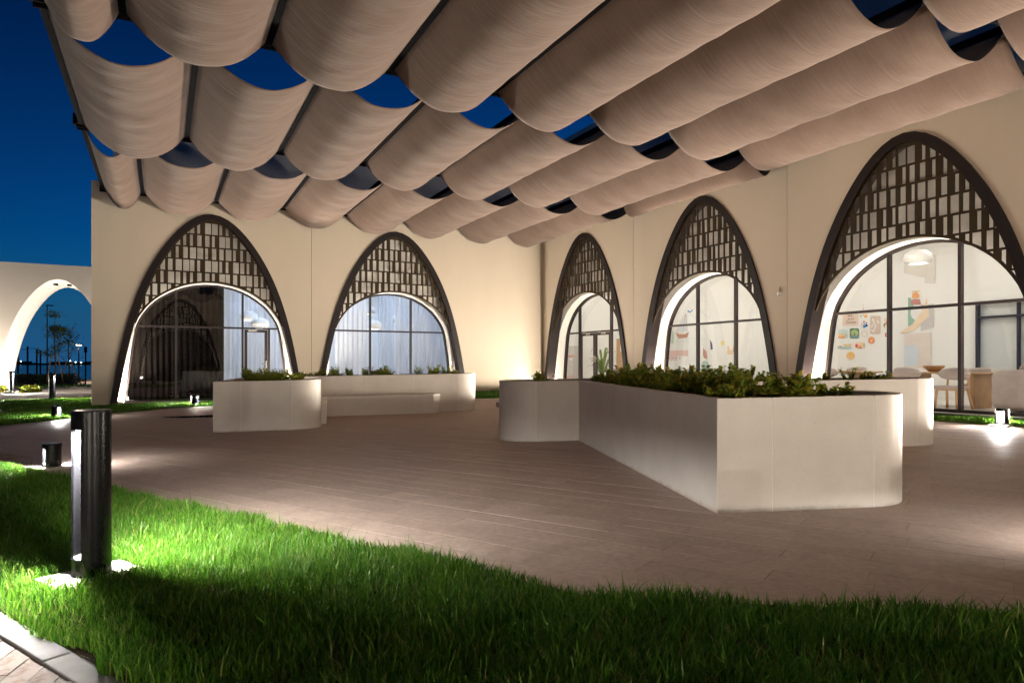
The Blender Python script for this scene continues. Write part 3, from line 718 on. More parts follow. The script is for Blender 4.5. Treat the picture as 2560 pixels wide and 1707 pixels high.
def split(a,b,step):
    a=Vector(a);b=Vector(b);L=(b-a).length;k=max(1,round(L/step)); return [[tuple(a+(b-a)*i/k),tuple(a+(b-a)*(i+1)/k)] for i in range(k)]
PH=.86
def planter_pieces(rear,left_arm):
    P=[]
    P+=[[(0,0),(.44,0)],[(.44,0),(1.27,0)]]
    P+=[arc(1.27,.475,.475,-90,90)]
    P+=[[(1.27,.95),(1.08,1.02),(.98,1.3),(.95,1.7)],[(.95,1.7),(.95,2.3),(1.02,2.75),(1.25,3.0),(1.6,3.1)]]
    P+=split((1.6,3.1),(rear-.475,3.1),1.05)
    P+=[arc(rear-.475,3.575,.475,-90,90)]
    if left_arm:
        P+=split((rear-.475,4.05),(1.15,4.05),1.05)
        P+=[[(1.15,4.05),(.98,4.12),(.95,4.3)],[(.95,4.3),(.95,5.6)]]+split((.95,5.6),(-.62,5.6),.8)
        P+=[arc(-.62,5.125,.475,90,270)]+[[(-.62,4.65),(0,4.65)]]
        P+=split((0,4.65),(0,0),1.0)
    else:
        P+=split((rear-.475,4.05),(0,4.05),1.05); P+=split((0,4.05),(0,0),1.0)
    return P
AL,AR=R(-13.5),R(-20.5); LL=(.77,12.40); LR=(3.68,3.73)
plL,innL=planter('stone_planter','pale terrazzo planter with rounded ends before the rear arches, bench in its bay',LL,AL,planter_pieces(5.2,False),PH)
plR,innR=planter('stone_planter','pale terrazzo planter with a sharp corner facing the lawn and dense shrubs',LR,AR,planter_pieces(4.55,True),PH)
def bench(label,loc,ang,outline,H_):
    t=thing('stone_bench',label,'bench',(loc[0],loc[1],gz(loc[0])),ang,'stone benches in the court')
    ca,sa=math.cos(ang),math.sin(ang); zb=lambda x,y:gz(loc[0]+x*ca-y*sa)-gz(loc[0])
    n=len(outline); inn=poly_offset(outline,.004)
    V=[(p[0],p[1],zb(*p)-.02) for p in inn]+[(p[0],p[1],H_-.075+zb(*p)) for p in inn]
    MB().add(V,[(i,(i+1)%n,n+(i+1)%n,n+i) for i in range(n)]).build('base',M['terrazzo'],t,fix=False)
    V=[(p[0],p[1],H_-.07+zb(*p)) for p in outline]+[(p[0],p[1],H_+zb(*p)) for p in outline]
    MB().add(V,[(i,(i+1)%n,n+(i+1)%n,n+i) for i in range(n)]+[tuple(range(n))[::-1],tuple(range(n,2*n))]).build('seat',M['terrazzo'],t,bevel=.006); return t
def bench_outline(rear):
    e=rear-.93
    return [(1.30,.96),(1.83,.96),(1.83,1.36),(1.52,1.46),(1.42,1.8),(1.42,2.15),(1.55,2.55),(1.8,2.67)]+[(1.8+(e-.18-1.8)*k/6,2.67+.05*math.sin(math.pi*k/6)) for k in range(1,7)]+[(e-.05,2.76),(e,2.9),(e,3.09),(1.6,3.09),(1.25,2.99),(1.03,2.74),(.96,2.3),(.96,1.7),(.99,1.3),(1.09,1.03)]
bench('pale curved bench in the bay of the planter before the rear arches',LL,AL,bench_outline(5.2),.43)
bench('pale curved bench in the bay of the sharp cornered planter',LR,AR,bench_outline(4.55),.43)
# bench behind the far end of the cornered planter
t=thing('stone_bench','grey stone bench with an overhanging slab behind the cornered planter','bench',(5.75,10.35,gz(5.75)),R(-8),'stone benches in the court')
out=arc(-.35,0,.25,90,270)+[(.7,-.25),(.7,.25)]
n=len(out); MB().prism(out,.34,.43).build('seat',M['concrete'],t,bevel=.01)
MB().box(-.5,.6,-.17,.17,-.03,.34).build('base',M['concrete'],t)
# ------------------------------------------------------------------ planter shrubs
def shrub_mesh(seed,tall):
    rnd=random.Random(seed); mb=MB()
    for s in range(rnd.randint(9,13)):
        az=rnd.uniform(0,6.283); L=tall*rnd.uniform(.55,1.15); out=rnd.uniform(.25,1.0); pts=[]; x=rnd.uniform(-.06,.06); y=rnd.uniform(-.06,.06)
        dx,dy=math.cos(az)*out,math.sin(az)*out; k=6
        for i in range(k+1):
            f=i/k; pts.append(Vector((x+dx*L*f*.75,y+dy*L*f*.75,-.03+L*(f*(1-.12*out)-.10*out*f*f)+.02*math.sin(f*5+s))))
        mb.tube(pts,[.006*(1-.5*i/k) for i in range(k+1)],4,False)
        nl=rnd.randint(18,26)
        for q in range(nl):
            f=.2+.8*((q+.5)/nl)**.75; a=f*k; i=min(k-1,int(a)); p=pts[i].lerp(pts[i+1],a-i)
            la=rnd.uniform(0,6.283); el=rnd.uniform(-.1,1.0); d=Vector((math.cos(la)*math.cos(el),math.sin(la)*math.cos(el),math.sin(el)))
            ln=rnd.uniform(.034,.058); w=ln*.42; side=d.cross(Vector((0,0,1)))
            side=side.normalized() if side.length>.05 else Vector((1,0,0)); up=side.cross(d)*(ln*.12)
            mb.add([p,p+d*ln*.55+side*w+up,p+d*ln,p+d*ln*.55-side*w+up],[(0,1,2),(0,2,3)])
    return mb.mesh('succulent_shrub',M['succulent'],fix=False)
SHR=[shrub_mesh(i,h) for i,h in enumerate((.20,.23,.26,.30,.17,.21))]
def shrubs(root,inn,ang,loc,zones,label,group):
    ca,sa=math.cos(ang),math.sin(ang)
    for (x0,x1,y0,y1,n,hs) in zones:
        for _ in range(n):
            x=random.uniform(x0,x1); y=random.uniform(y0,y1); X=loc[0]+x*ca-y*sa; Y=loc[1]+x*sa+y*ca
            o=link('succulent_shrub',random.choice(SHR)); o.location=(X,Y,gz(X)+PH-.05); o.rotation_euler=(0,0,random.uniform(0,6.28)); s=hs*random.uniform(.75,1.2); o.scale=(s,s,s)
            tag(o,label,'shrub',group)
shrubs(plR,innR,AR,LR,[(.16,.80,.15,1.4,16,1.0),(.16,.80,1.2,2.8,22,1.0),(.16,.82,2.7,4.4,24,1.0),(-.7,.8,4.8,5.45,5,.9),(.8,1.3,.2,.75,3,1.0),(.9,2.3,3.3,3.9,18,1.0),(2.3,3.9,3.3,3.9,5,.8)],'low yellow green succulent shrub in the cornered planter','shrubs in the cornered planter')
shrubs(plL,innL,AL,LL,[(.35,1.4,.15,.8,15,.9),(.2,.8,.9,3.0,7,.9),(.2,2.2,3.25,3.9,12,.9),(2.2,4.7,3.25,3.9,18,.9)],'low yellow green succulent shrub in the planter before the rear arches','shrubs in the planter before the rear arches')
# ------------------------------------------------------------------ bollards
def bollard_proto(H_,name,k=1.0):
    t=empty(name); r,th=.096,.010; open_h=36; mb=MB()
    z0,z1=.10*H_+.03,H_-.09*H_-.02
    for c in(90,270):
        a=np.linspace(c-(90-open_h),c+(90-open_h),15); A=[(r*math.cos(R(q)),r*math.sin(R(q))) for q in a]; B=[((r-th)*math.cos(R(q)),(r-th)*math.sin(R(q))) for q in a]
        n=len(A); V=[(x,y,z) for z in(z0,z1) for P in(A,B) for x,y in P]; F=[]
        for i in range(n-1): F+=[(i,i+1,2*n+i+1,2*n+i),(n+i+1,n+i,3*n+i,3*n+i+1)]
        F+=[(0,2*n,3*n,n),(n-1,2*n-1,4*n-1,3*n-1)]; mb.add(V,F)
    mb.build('shell',M['bollpaint'],t,smooth='angle')
    MB().lathe([(0,z1),(r+.0004,z1),(r+.0004,H_-.006),(r-.006,H_),(0,H_)],40).build('cap',M['bollpaint'],t,smooth='angle')
    MB().lathe([(0,z0),(r+.0004,z0),(r+.0004,-.06),(0,-.06)],40).build('base',M['bollpaint'],t,smooth='angle')
    MB().box(-.006,.006,-.084,.084,z0,z1).build('reflector_plate',M['frost'],t)
    for sx in(-1,1): MB().box(min(sx*.012,sx*.065),max(sx*.012,sx*.065),-.04,.04,z1-.006,z1-.001).build('lens',M['led'],t)
    MB().lathe([(0,z0+.003),(.082,z0+.003)],24).build('reflector',M['whiteobj'],t,fix=False)
    MB().box(-.22,.22,-.15,.15,-.05,.03).build('footing',M['concrete'],t,bevel=.008)
    l=bpy.data.lights.new('bollard_lamp','SPOT'); l.energy=k*P_BOLL*(1 if H_>.5 else .30); l.color=C_BOLL; l.spot_size=R(176); l.spot_blend=.16; l.shadow_soft_size=.03
    for sx in(-1,1):
        o=bpy.data.objects.new('lamp',l); COL.objects.link(o); o.parent=t; o.location=(sx*.043,0,z1-.02)
    return t
tallb=bollard_proto(.92,'bollard_light'); shortb=bollard_proto(.29,'bollard_light')
def gpos(u,v):
    x,y=0,0
    z=0
    for _ in range(6):
        X,Y,U=ray(u,v); t=(z-CAM_H)/U; x,y=X*t,Y*t; z=gz(x)
    return x,y,z
def place(proto,p,ang,label,first=False):
    o=proto if first else copy_tree(proto,tree_of(proto))
    o.location=p; o.rotation_euler=(0,0,R(ang)); tag(o,label,'bollard','bollard lights'); return o
place(tallb,(-.34,4.31,.0),28,'tall black bollard light with a lit slot standing in the lawn strip',True)
place(shortb,gpos(130,1171),22,'short black bollard light at the edge of the lawn strip and paving',True)
place(shortb,gpos(141,1046),-32,'short black bollard light at the lawn corner left of the rear wall')
place(shortb,gpos(487,1014),-28,'short black bollard light on the grass before the first rear arch')
place(shortb,gpos(2505,1065),187,'short black bollard light on the grass before the dining room arch')
place(tallb,(-3.25,27.0,gz(-3)),-20,'tall black bollard light on the grass behind the rear wall end')
place(tallb,(-5.75,35.7,gz(-6)),-30,'tall black bollard light beside the foot of the white portal')
place(shortb,(5.02,1.46,gz(5.02)),79,'short black bollard light at the end of the lawn beside the court')
# puddle
px_,py_,pz_=gpos(512,1041)
mb=MB().add([(px_+.75*math.cos(a)*(1+.25*math.sin(3*a)),py_+.35*math.sin(a)*(1+.2*math.cos(5*a)),gz(px_)+.0065) for a in np.linspace(0,2*math.pi,28,endpoint=False)],[tuple(range(28))])
tag(mb.build('puddle',M['wet'],fix=False),'small dark puddle on the paving beside the rear planter','puddle')
# ------------------------------------------------------------------ white portal beyond
pt=thing('white_portal','white plastered portal with a wide lit arch at the seaward side','portal')
SC=.895; PA=[(-4.2+p[0]*SC,p[1]*SC) for p in OUT]; PF,PR,PT_=36.9,40.7,5.72
mpP=lambda s,d,z:(s,PF+d,z)
mb=MB()
for d in(0,PR-PF):
    T=[(p[0],PT_) for p in PA]; strip(mb,PA,T,d,d,mpP)
    mb.quad(mpP(-16,d,-.4),mpP(PA[0][0],d,-.4),mpP(PA[0][0],d,PT_),mpP(-16,d,PT_)); mb.quad(mpP(PA[-1][0],d,-.4),mpP(6,d,-.4),mpP(6,d,PT_),mpP(PA[-1][0],d,PT_))
mb.quad(mpP(-16,0,PT_),mpP(6,0,PT_),mpP(6,PR-PF,PT_),mpP(-16,PR-PF,PT_))
mb.build('wall',M['portal'],pt,fix=False)
mb=MB(); strip(mb,PA,PA,0,PR-PF,mpP); mb.build('vault',M['stucco'],pt,smooth=True,fix=False)
for x in(-4.45,-3.9): MB().box(x-.09,x+.09,PF+1.2,PF+1.38,4.90,4.98).build('vault_spotlight',M['steel'],pt)
for sx,dd in((-2.12,.9),(-2.12,2.8),(2.12,.9),(2.12,2.8)):
    uplight(lambda s,d,z:(-4.2+s,PF+d,z),sx,dd,-.02,-math.copysign(.5,sx),'round uplight set in the ground inside the white portal','portal uplights',P_PORTAL*.5,(1,.93,.84),out=False)
for sx in(-6.9,-3.4,2.6):
    uplight(lambda s,d,z:(-4.2+s,PF+d,z),sx,-1.3,-.02,0,'round uplight in the planting bed washing the white portal','portal uplights',P_PORTAL*2.2,(1,.88,.74),out=False)
# strips of paving and plants past the portal
MB().box(-12,4,46.5,49.5,-.42,-.385).build('promenade',M['concrete'],kind='structure')
# low flowers at the portal foot
def bush_mesh(seed,r,h,n,leaf,mat,name):
    rnd=np.random.default_rng(seed); mb=MB()
    for _ in range(n):
        a=rnd.uniform(0,6.283); e=rnd.uniform(0,1)**.5; zz=rnd.uniform(0,1); rr=r*e*math.sqrt(max(.05,1-(zz*.95)**2))*(1+.2*math.sin(3*a+seed))
        p=Vector((math.cos(a)*rr,math.sin(a)*rr,h*zz)); d=Vector(rnd.normal(size=3)).normalized(); s=d.cross(Vector(rnd.normal(size=3))).normalized(); l=leaf*rnd.uniform(.6,1.4)
        mb.add([p-d*l/2,p+s*l*.28,p+d*l/2,p-s*l*.28],[(0,1,2),(0,2,3)])
    return mb.mesh(name,mat,fix=False)
bm1=bush_mesh(3,.75,.75,700,.14,M['hedge'],'seaside_shrub'); bm2=bush_mesh(4,.9,.9,800,.14,M['hedge'],'seaside_shrub')
for k,(u,d) in enumerate(((50,60),(66,61),(84,60),(100,62),(118,60),(140,62),(152,60),(165,61),(176,62))):
    X,Y,U=ray(u,900); t=d/Y; o=link('seaside_shrub',bm1 if k%2 else bm2); o.location=(X*t,d,-.45); o.rotation_euler=(0,0,k*1.1); tag(o,'grey green rounded shrub in the hedge by the shore','shrub','hedge shrubs by the shore')
bm3=bush_mesh(9,.26,.3,420,.10,M['succulent'],'flower_clump')
for k,(x,y) in enumerate(((-7.0,36.3),(-6.6,36.0),(-6.2,36.4),(-5.3,36.0),(-5.0,36.3))):
    o=link('flower_clump',bm3); o.location=(x,y,gz(-3)-.03); o.rotation_euler=(0,0,k); tag(o,'low planting clump lit at the foot of the white portal','plant','planting at the portal foot')
# young staked trees
def young_tree(u,d,hgt,label,leafn,rad,seed,bare=False):
    X,Y,U=ray(u,900); q=d/Y; t=thing('young_tree',label,'tree',(X*q,d,-.42),0,'young staked trees by the shore'); rnd=random.Random(seed)
    mb=MB(); top=hgt*.9; mb.tube([(0,0,-.1),(.05,0,hgt*.3),(-.04,.05,hgt*.6),(.03,0,top)],[.06,.05,.035,.012],7)
    ends=[]
    for k in range(14 if bare else 9):
        z=rnd.uniform(.35,.88)*hgt; a=rnd.uniform(0,6.28); l=rad*rnd.uniform(.6,1.1)*(1.2-z/hgt*.6); e=(math.cos(a)*l,math.sin(a)*l,z+l*(.9 if bare else .5)); m_=(e[0]*.5,e[1]*.5,z+l*.35)
        mb.tube([(0,0,z),m_,e],[.022,.015,.006],5); ends+=[e,m_]
        if bare:
            for _ in range(3):
                b=rnd.uniform(0,6.28); mb.tube([m_,(m_[0]+math.cos(b)*.35,m_[1]+math.sin(b)*.35,m_[2]+.5)],[.01,.004],4)
    mb.build('trunk',M['trunk'],t)
    mb=MB()
    for e in ends:
        for _ in range(leafn):
            p=Vector(e)+Vector((rnd.gauss(0,.22),rnd.gauss(0,.22),rnd.gauss(0,.10))); dd=Vector((rnd.gauss(0,1),rnd.gauss(0,1),rnd.gauss(0,.4))).normalized(); s=dd.cross(Vector((0,0,1))).normalized(); l=rnd.uniform(.14,.28)
            mb.add([p,p+dd*l*.5+s*l*.22,p+dd*l,p+dd*l*.5-s*l*.22],[(0,1,2),(0,2,3)])
    mb.build('crown',M['treeleaf'],t,fix=False)
    for sx in(-1,1): MB().bar((sx*.55,0,-.1),(sx*.14,0,hgt*.42),.06).build('stake',M['stake'],t)
young_tree(137,53,5.4,'slim young tree with feathery green leaves between timber stakes',90,.75,5)
young_tree(172,56,4.3,'sparse young tree with bare twigs between timber stakes',5,.8,6,True)
# fitness bars
t=thing('exercise_bars','dark steel pull up bars standing by the shore path','exercise bars')
P3=[]
for u,v in((69,950),(92,949),(101,948),(45,952)):
    X,Y,U=ray(u,v); q=(-.42-CAM_H)/U; P3.append((X*q,Y*q))
for (x,y),h in zip(P3,(3.35,3.1,3.0,3.2)): MB().box(x-.07,x+.07,y-.07,y+.07,-.6,-.42+h).build('post',M['steel'],t)
for a,b,z in((3,0,2.6),(0,1,2.75),(1,2,2.6),(3,0,1.35),(0,1,1.3)): MB().bar((*P3[a],z),(*P3[b],z),.05).build('bar',M['steel'],t)
# street lamps
def street_lamp(u,v,h,label,lit=True):
    X,Y,U=ray(u,v); q=(-.42-CAM_H)/U; t=thing('street_lamp',label,'lamp post',(X*q,Y*q,-.45))
    MB().lathe([(.10,0),(.10,.5),(.055,.52),(.045,h)],12).build('pole',M['steel'],t)
    MB().lathe([(0,h+.16),(.34,h+.13),(.36,h+.08),(.05,h+.05),(0,h+.05)],20).build('lamp_head',M['steel'],t)
    if lit:
        MB().lathe([(0,h+.0),(.14,h+.02),(.2,h+.045)],16).build('lens',M['streetled'],t,fix=False)
        l=bpy.data.lights.new('street_light','POINT'); l.energy=1500; l.color=(1,.8,.55); l.shadow_soft_size=.1; o=bpy.data.objects.new('lamp',l); COL.objects.link(o); o.parent=t; o.location=(0,0,h-.12)
street_lamp(197,955,3.25,'lit street lamp with a warm disc head by the shore path')
t=thing('slim_post','slim unlit dark post by the shore path','post',(0,0,0)); x,y=[c*((-.42-CAM_H)/ray(214,962)[2]) for c in ray(214,962)[:2]]
t.location=(x,y,-.45); MB().lathe([(.05,0),(.05,2.9),(.0,2.9)],10).build('pole',M['steel'],t); MB().box(-.1,.1,-.05,.05,2.5,2.95).build('head',M['steel'],t)
X,Y,U=ray(118,905); q=77/Y; t=thing('light_mast','tall slender light mast behind the young tree','mast',(X*q,77,-.45)); MB().lathe([(.07,0),(.04,7.2)],10).build('pole',M['steel'],t); MB().box(-.1,.5,-.06,.06,7.15,7.25).build('arm',M['steel'],t)
# ------------------------------------------------------------------ room lights, pendants, curtains
def ceiling_panel(x,y,z,w,l,mat,label,group):
    t=thing('ceiling_light',label,'ceiling light',(x,y,z),0,group)
    MB().box(-w/2-.03,w/2+.03,-l/2-.03,l/2+.03,-.03,-.002).build('housing',M['whiteobj'],t)
    MB().quad((-w/2,-l/2,-.034),(w/2,-l/2,-.034),(w/2,l/2,-.034),(-w/2,l/2,-.034)).build('diffuser',mat,t,fix=False)
for x in(.6,3.4,6.2,9.0,11.6):
    for y in(24.2,26.8):
        if x<2 and y<25: continue
        ceiling_panel(x,y,4.44,.9,.9,M['panelA'],'square cool white ceiling light in the curtained room','cool ceiling lights')
for y in(21,18.6,16.2,13.8,11.4,9.0,6.6,3.2,0):
    for x in(14.3,16.8): ceiling_panel(x,y,4.74,.8,1.0,M['panelB'],'square white ceiling light in the room behind the side arches','white ceiling lights')
def pendant_proto():
    t=empty('pendant_lamp')
    MB().lathe([(.02,.30),(.16,.28),(.28,.19),(.315,.06),(.27,-.02),(.20,-.045),(.20,-.04),(.26,-.01),(.30,.06),(.26,.18),(.15,.265),(.02,.285)],28).build('lamp_shade',M['whiteobj'],t,smooth=True)
    MB().lathe([(0,-.02),(.19,-.02)],20).build('bulb',M['bulb'],t,fix=False)
    MB().lathe([(.006,.28),(.006,2.2)],6).build('cord',M['whiteobj'],t); return t
pend=pendant_proto(); ks=[]; pfirst=True
def put_pendant(p,label):
    global pfirst
    o=pend if pfirst else copy_tree(pend,tree_of(pend)); pfirst=False
    o.location=p; tag(o,label,'pendant lamp','white dome pendant lamps'); return o
put_pendant(on_x(2295,655,16.0),'white dome pendant lamp above the dining tables')
for u,v,y in((650,808,24.6),(622,790,25.6),(646,775,27.0)): put_pendant(on_y(u,v+8,y),'white dome pendant lamp behind the glazed door of the rear wall')
for u,v,y in((934,812,24.4),(1000,796,25.4),(920,775,26.8)): put_pendant(on_y(u,v+8,y),'white dome pendant lamp in the curtained room behind the rear wall')
def curtain(x0,x1,y,z0,z1,amp,wl,mat,label,group,seed,name='curtain'):
    rnd=random.Random(seed); n=max(12,int((x1-x0)/wl*10)); V=[];F=[]; ph=rnd.uniform(0,6)
    for i in range(n+1):
        x=x0+(x1-x0)*i/n; w=math.sin(2*math.pi*(x-x0)/wl+.9*math.sin(x*2.1+ph)+ph)
        for z,k in((z0,1.15),(z0+(z1-z0)*.5,1.0),(z1,.75)): V.append((x,y+amp*w*k,z))
    for i in range(n):
        for j in range(2): F.append((i*3+j,(i+1)*3+j,(i+1)*3+j+1,i*3+j+1))
    o=MB().add(V,F).build(name,mat,None,smooth=True,fix=False); tag(o,label,'curtain',group)
G='white sheer curtains'
curtain(-1.2,rel(560,22.95),22.98,FA,4.3,.035,.16,M['darkcloth'],'dark brown drawn curtain behind the first rear arch','dark curtains',1)
def cx(u,y): return on_y(u,900,y)[0]
for i,(u0,u1,y,lab) in enumerate(((545,578,23.2,'white sheer curtain gathered beside the dark curtain'),(612,720,26.5,'white sheer curtain seen through the glazed door of the rear wall'),(560,606,27.8,'white sheer curtain at the back of the room beside the glazed door'),
     (838,918,23.6,'white sheer curtain at one end of the curtained arch'),(945,985,26.0,'white sheer curtain hanging in the middle of the curtained arch room'),(988,1022,24.6,'narrow white sheer curtain behind the middle mullion of the curtained arch'),(1030,1110,23.9,'white sheer curtain at the corner end of the curtained arch'),(1040,1130,27.6,'white sheer curtain at the back of the curtained arch room'))):
    curtain(cx(u0,y),cx(u1,y),y,FA+.01,4.3,.045,.17,M['sheer'],lab,G,10+i)
# ------------------------------------------------------------------ dining room furniture
def chair_proto():
    t=empty('dining_chair')
    MB().box(-.24,.24,-.23,.23,.42,.485).build('seat',M['upholstery'],t,bevel=.02)
    for sx in(-1,1):
        MB().bar((sx*.22,.20,0),(sx*.19,.17,.43),.038).build('leg',M['oak'],t)
        MB().bar((sx*.25,-.30,0),(sx*.20,-.19,.44),.038).build('leg',M['oak'],t)
        MB().bar((sx*.20,-.2,.43),(sx*.20,-.25,.70),.03).build('back_post',M['oak'],t)
    MB().box(-.21,.21,-.2,.2,.385,.42).build('seat_rail',M['oak'],t)
    V=[];F=[];n=12;m=5     # curved padded back
    o=MB()
    for side in(0,1):
        for i in range(n+1):
            a=R(-75+150*i/n); r=.30+.03*side*0
            for j in range(m+1):
                b=j/m; th=(.035*math.sin(math.pi*b)**.6+.006)*(1 if side else -1)
                edge=math.sin(math.pi*min(1,max(0,(i/n))))**.35
                V.append(((r+th)*math.sin(a),-(r+th)*math.cos(a)+.04,.60+(.5-.0)*.0+.09*edge*0+ (b-.5)*.26*edge+.12))
    k=(n+1)*(m+1)
    for s in(0,1):
        for i in range(n):
            for j in range(m): F.append(tuple(s*k+q for q in (i*(m+1)+j,(i+1)*(m+1)+j,(i+1)*(m+1)+j+1,i*(m+1)+j+1)))
    for i in range(n):
        for j in(0,m): F.append((i*(m+1)+j,(i+1)*(m+1)+j,k+(i+1)*(m+1)+j,k+i*(m+1)+j))
    for j in range(m):
        for i in(0,n): F.append((i*(m+1)+j,i*(m+1)+j+1,k+i*(m+1)+j+1,k+i*(m+1)+j))
    o.add(V,F).build('backrest',M['upholstery'],t,smooth=True); return t
ch=chair_proto(); cfirst=True
def put_chair(x,y,rz,label):
    global cfirst
    o=ch if cfirst else copy_tree(ch,tree_of(ch)); cfirst=False
    o.location=(x,y,FB); o.rotation_euler=(0,0,rz); tag(o,label,'chair','upholstered dining chairs')
def table(x,y,l,label):
    t=thing('dining_table',label,'table',(x,y,FB),0,'oak dining tables')
    MB().box(-.45,.45,-l/2,l/2,.715,.75).build('table_top',M['oak'],t,bevel=.01)
    for sy in(-1,1):
        MB().add([(-.30,sy*(l/2-.3)-.05,0),(.30,sy*(l/2-.3)-.05,0),(.38,sy*(l/2-.3)-.05,.715),(-.38,sy*(l/2-.3)-.05,.715),(-.30,sy*(l/2-.3)+.05,0),(.30,sy*(l/2-.3)+.05,0),(.38,sy*(l/2-.3)+.05,.715),(-.38,sy*(l/2-.3)+.05,.715)],[(0,1,2,3),(7,6,5,4),(0,4,5,1),(1,5,6,2),(2,6,7,3),(3,7,4,0)]).build('leg',M['oak'],t)
table(15.25,8.55,1.9,'oak table with a wooden bowl nearest the sofa'); table(15.25,11.3,1.9,'oak table with a small potted plant near the poster wall')
put_chair(14.35,8.0,R(-90+180),'grey upholstered oak chair pulled to the table with the wooden bowl, seat showing')
put_chair(14.55,9.0,R(90+180),'grey upholstered chair with its round back to the window at the bowl table')
put_chair(16.05,8.4,R(90),'grey upholstered chair on the far side of the bowl table')
put_chair(14.55,11.0,R(270),'grey upholstered chair with its round back to the window at the plant table')
put_chair(16.05,11.4,R(90),'grey upholstered chair on the far side of the plant table')
t=thing('bowl','turned wooden bowl on the oak table nearest the sofa','bowl',(15.2,8.85,FB+.752)); MB().lathe([(0,0),(.09,0),(.20,.10),(.21,.14),(.19,.14),(.08,.02),(0,.02)],24).build('body',M['oak'],t,smooth=True)
t=thing('potted_plant','small leafy plant in a white pot on the oak table','plant',(15.2,11.75,FB+.752)); MB().lathe([(0,0),(.07,0),(.09,.1),(.075,.1),(.06,.02),(0,.02)],18).build('pot',M['whiteobj'],t); 
me=bush_mesh(12,.15,.2,120,.08,M['palm'],'foliage'); o=link('foliage',me,t); o.location=(0,0,.09)
# sofa
t=thing('sofa','rounded mauve grey sofa with cushions beside the glass','sofa',(14.75,6.2,FB))
def blob(x0,x1,y0,y1,z0,z1,r,mat,name,par):
    o=MB().box(x0,x1,y0,y1,z0,z1).build(name,mat,par); md=o.modifiers.new('bevel','BEVEL'); md.width=r; md.segments=5; me=o.data; me.polygons.foreach_set('use_smooth',[True]*len(me.polygons)); return o
blob(-.55,.55,-1.0,.95,.05,.45,.14,M['upholstery'],'base',t); blob(-.62,-.28,-1.05,1.0,.04,.82,.16,M['upholstery'],'backrest',t); blob(-.5,.5,.62,1.05,.04,.68,.17,M['upholstery'],'armrest',t)
for y in(.45,-.1): blob(-.30,-.12,y-.2,y+.2,.48,.92,.08,M['upholstery'],'cushion',t)
# glazed inner door frame on the back wall
t=thing('inner_glass_door','dark framed inner glass door on the back wall of the dining room','door',(18.44,0,0))
yy=[on_x(u,900,18.44)[1] for u in(2441,2544)]; y1=yy[0]; y0=y1-3.1; ym=yy[1]
for a,b in((y1-.07,y1),(ym-.05,ym),(y0,y0+.07)): MB().box(-.05,.05,a,b,FB,2.75).build('frame_post',M['alu'],t)
for z in(FB+.03,2.35,2.72): MB().box(-.045,.045,y0,y1-.07,z-.03,z+.03).build('frame_rail',M['alu'],t)
MB().quad((0,y0,FB),(0,y1,FB),(0,y1,2.72),(0,y0,2.72)).build('pane',M['glass'],t,fix=False)
# ------------------------------------------------------------------ murals and posters on the back wall (x = 18.5)
WX=18.494
def wall_poly(pts,x,th=.003):
    """pts in photo pixels on the wall plane x"""
    return [on_x(u,v,x) for u,v in pts]
def decal(par,pts,c,lift=0,name='print'):
    x=WX-lift; P=wall_poly(pts,x); Q=[(p[0]-.002,p[1],p[2]) for p in P]; n=len(P)
    # keep everything on the plane: only y and z come from the pixel
    P=[(x,p[1],p[2]) for p in P]; Q=[(x-.002,p[1],p[2]) for p in P]
    return MB().add(P+Q,[tuple(range(n,2*n))]+[(i,(i+1)%n,n+(i+1)%n,n+i) for i in range(n)]).build(name,flat(c),par,fix=False)
def ell(u,v,a,b,a0=0,a1=360,n=24,rot=0):
    o=[]
    for q in np.linspace(a0,a1,n,endpoint=(a1-a0)<360):
        x=a*math.cos(R(q)); y=b*math.sin(R(q)); c,s=math.cos(R(rot)),math.sin(R(rot)); o.append((u+x*c-y*s,v+x*s+y*c))
    return o
def rrect(u0,v0,u1,v1,r=4):
    o=[]
    for cx_,cy_,a in((u1-r,v0+r,-90),(u1-r,v1-r,0),(u0+r,v1-r,90),(u0+r,v0+r,180)):
        for q in(0,30,60,90): o.append((cx_+r*math.cos(R(a+q)),cy_+r*math.sin(R(a+q))))
    return o
def poster(label,rect,base,prints):
    t=thing('poster',label,'poster',(0,0,0),0,'printed posters on the dining room wall')
    decal(t,rrect(*rect),base,.002,'sheet')
    for i,(p,c) in enumerate(prints): decal(t,p,c,.0055+.001*i)
def Z(x,y): return (2000+x/6.03,700+y/6.03)
def zr(x0,y0,x1,y1): a=Z(x0,y0);b=Z(x1,y1);return (a[0],a[1],b[0],b[1])
def ze(x,y,a,b=None,a0=0,a1=360): c=Z(x,y); return ell(c[0],c[1],a/6.03,(b or a)/6.03,a0,a1)
def zp(*pts): return [Z(*p) for p in pts]
WHT=(.80,.79,.77); ORG=(.80,.32,.12); BLU=(.03,.22,.55); NAV=(.03,.05,.14); GRN=(.10,.20,.09); LGR=(.38,.48,.22); PEA=(.80,.62,.48); TEAL=(.38,.58,.58); SAND=(.78,.55,.30); RED=(.70,.08,.05); BEI=(.62,.50,.40)
poster('green poster with a spreading tree on the dining room wall',zr(750,728,892,880),GRN,[(ze(822,795,58,48),LGR),(zp((812,800),(832,800),(836,842),(808,842)),(.25,.14,.06)),(zp((758,835),(886,835),(886,866),(758,866)),(.20,.30,.30))])
poster('white poster with a red heart above two blue figures',zr(908,592,1025,745),WHT,[(ze(965,630,15,13),RED),(ze(967,664,11),BLU),(zp((950,682),(984,678),(988,718),(954,722)),BLU),(ze(1001,648,11),NAV),(zp((986,668),(1020,668),(1020,704),(986,704)),NAV),(ze(932,655,9),ORG),(zp((918,670),(944,670),(944,715),(918,715)),PEA)])
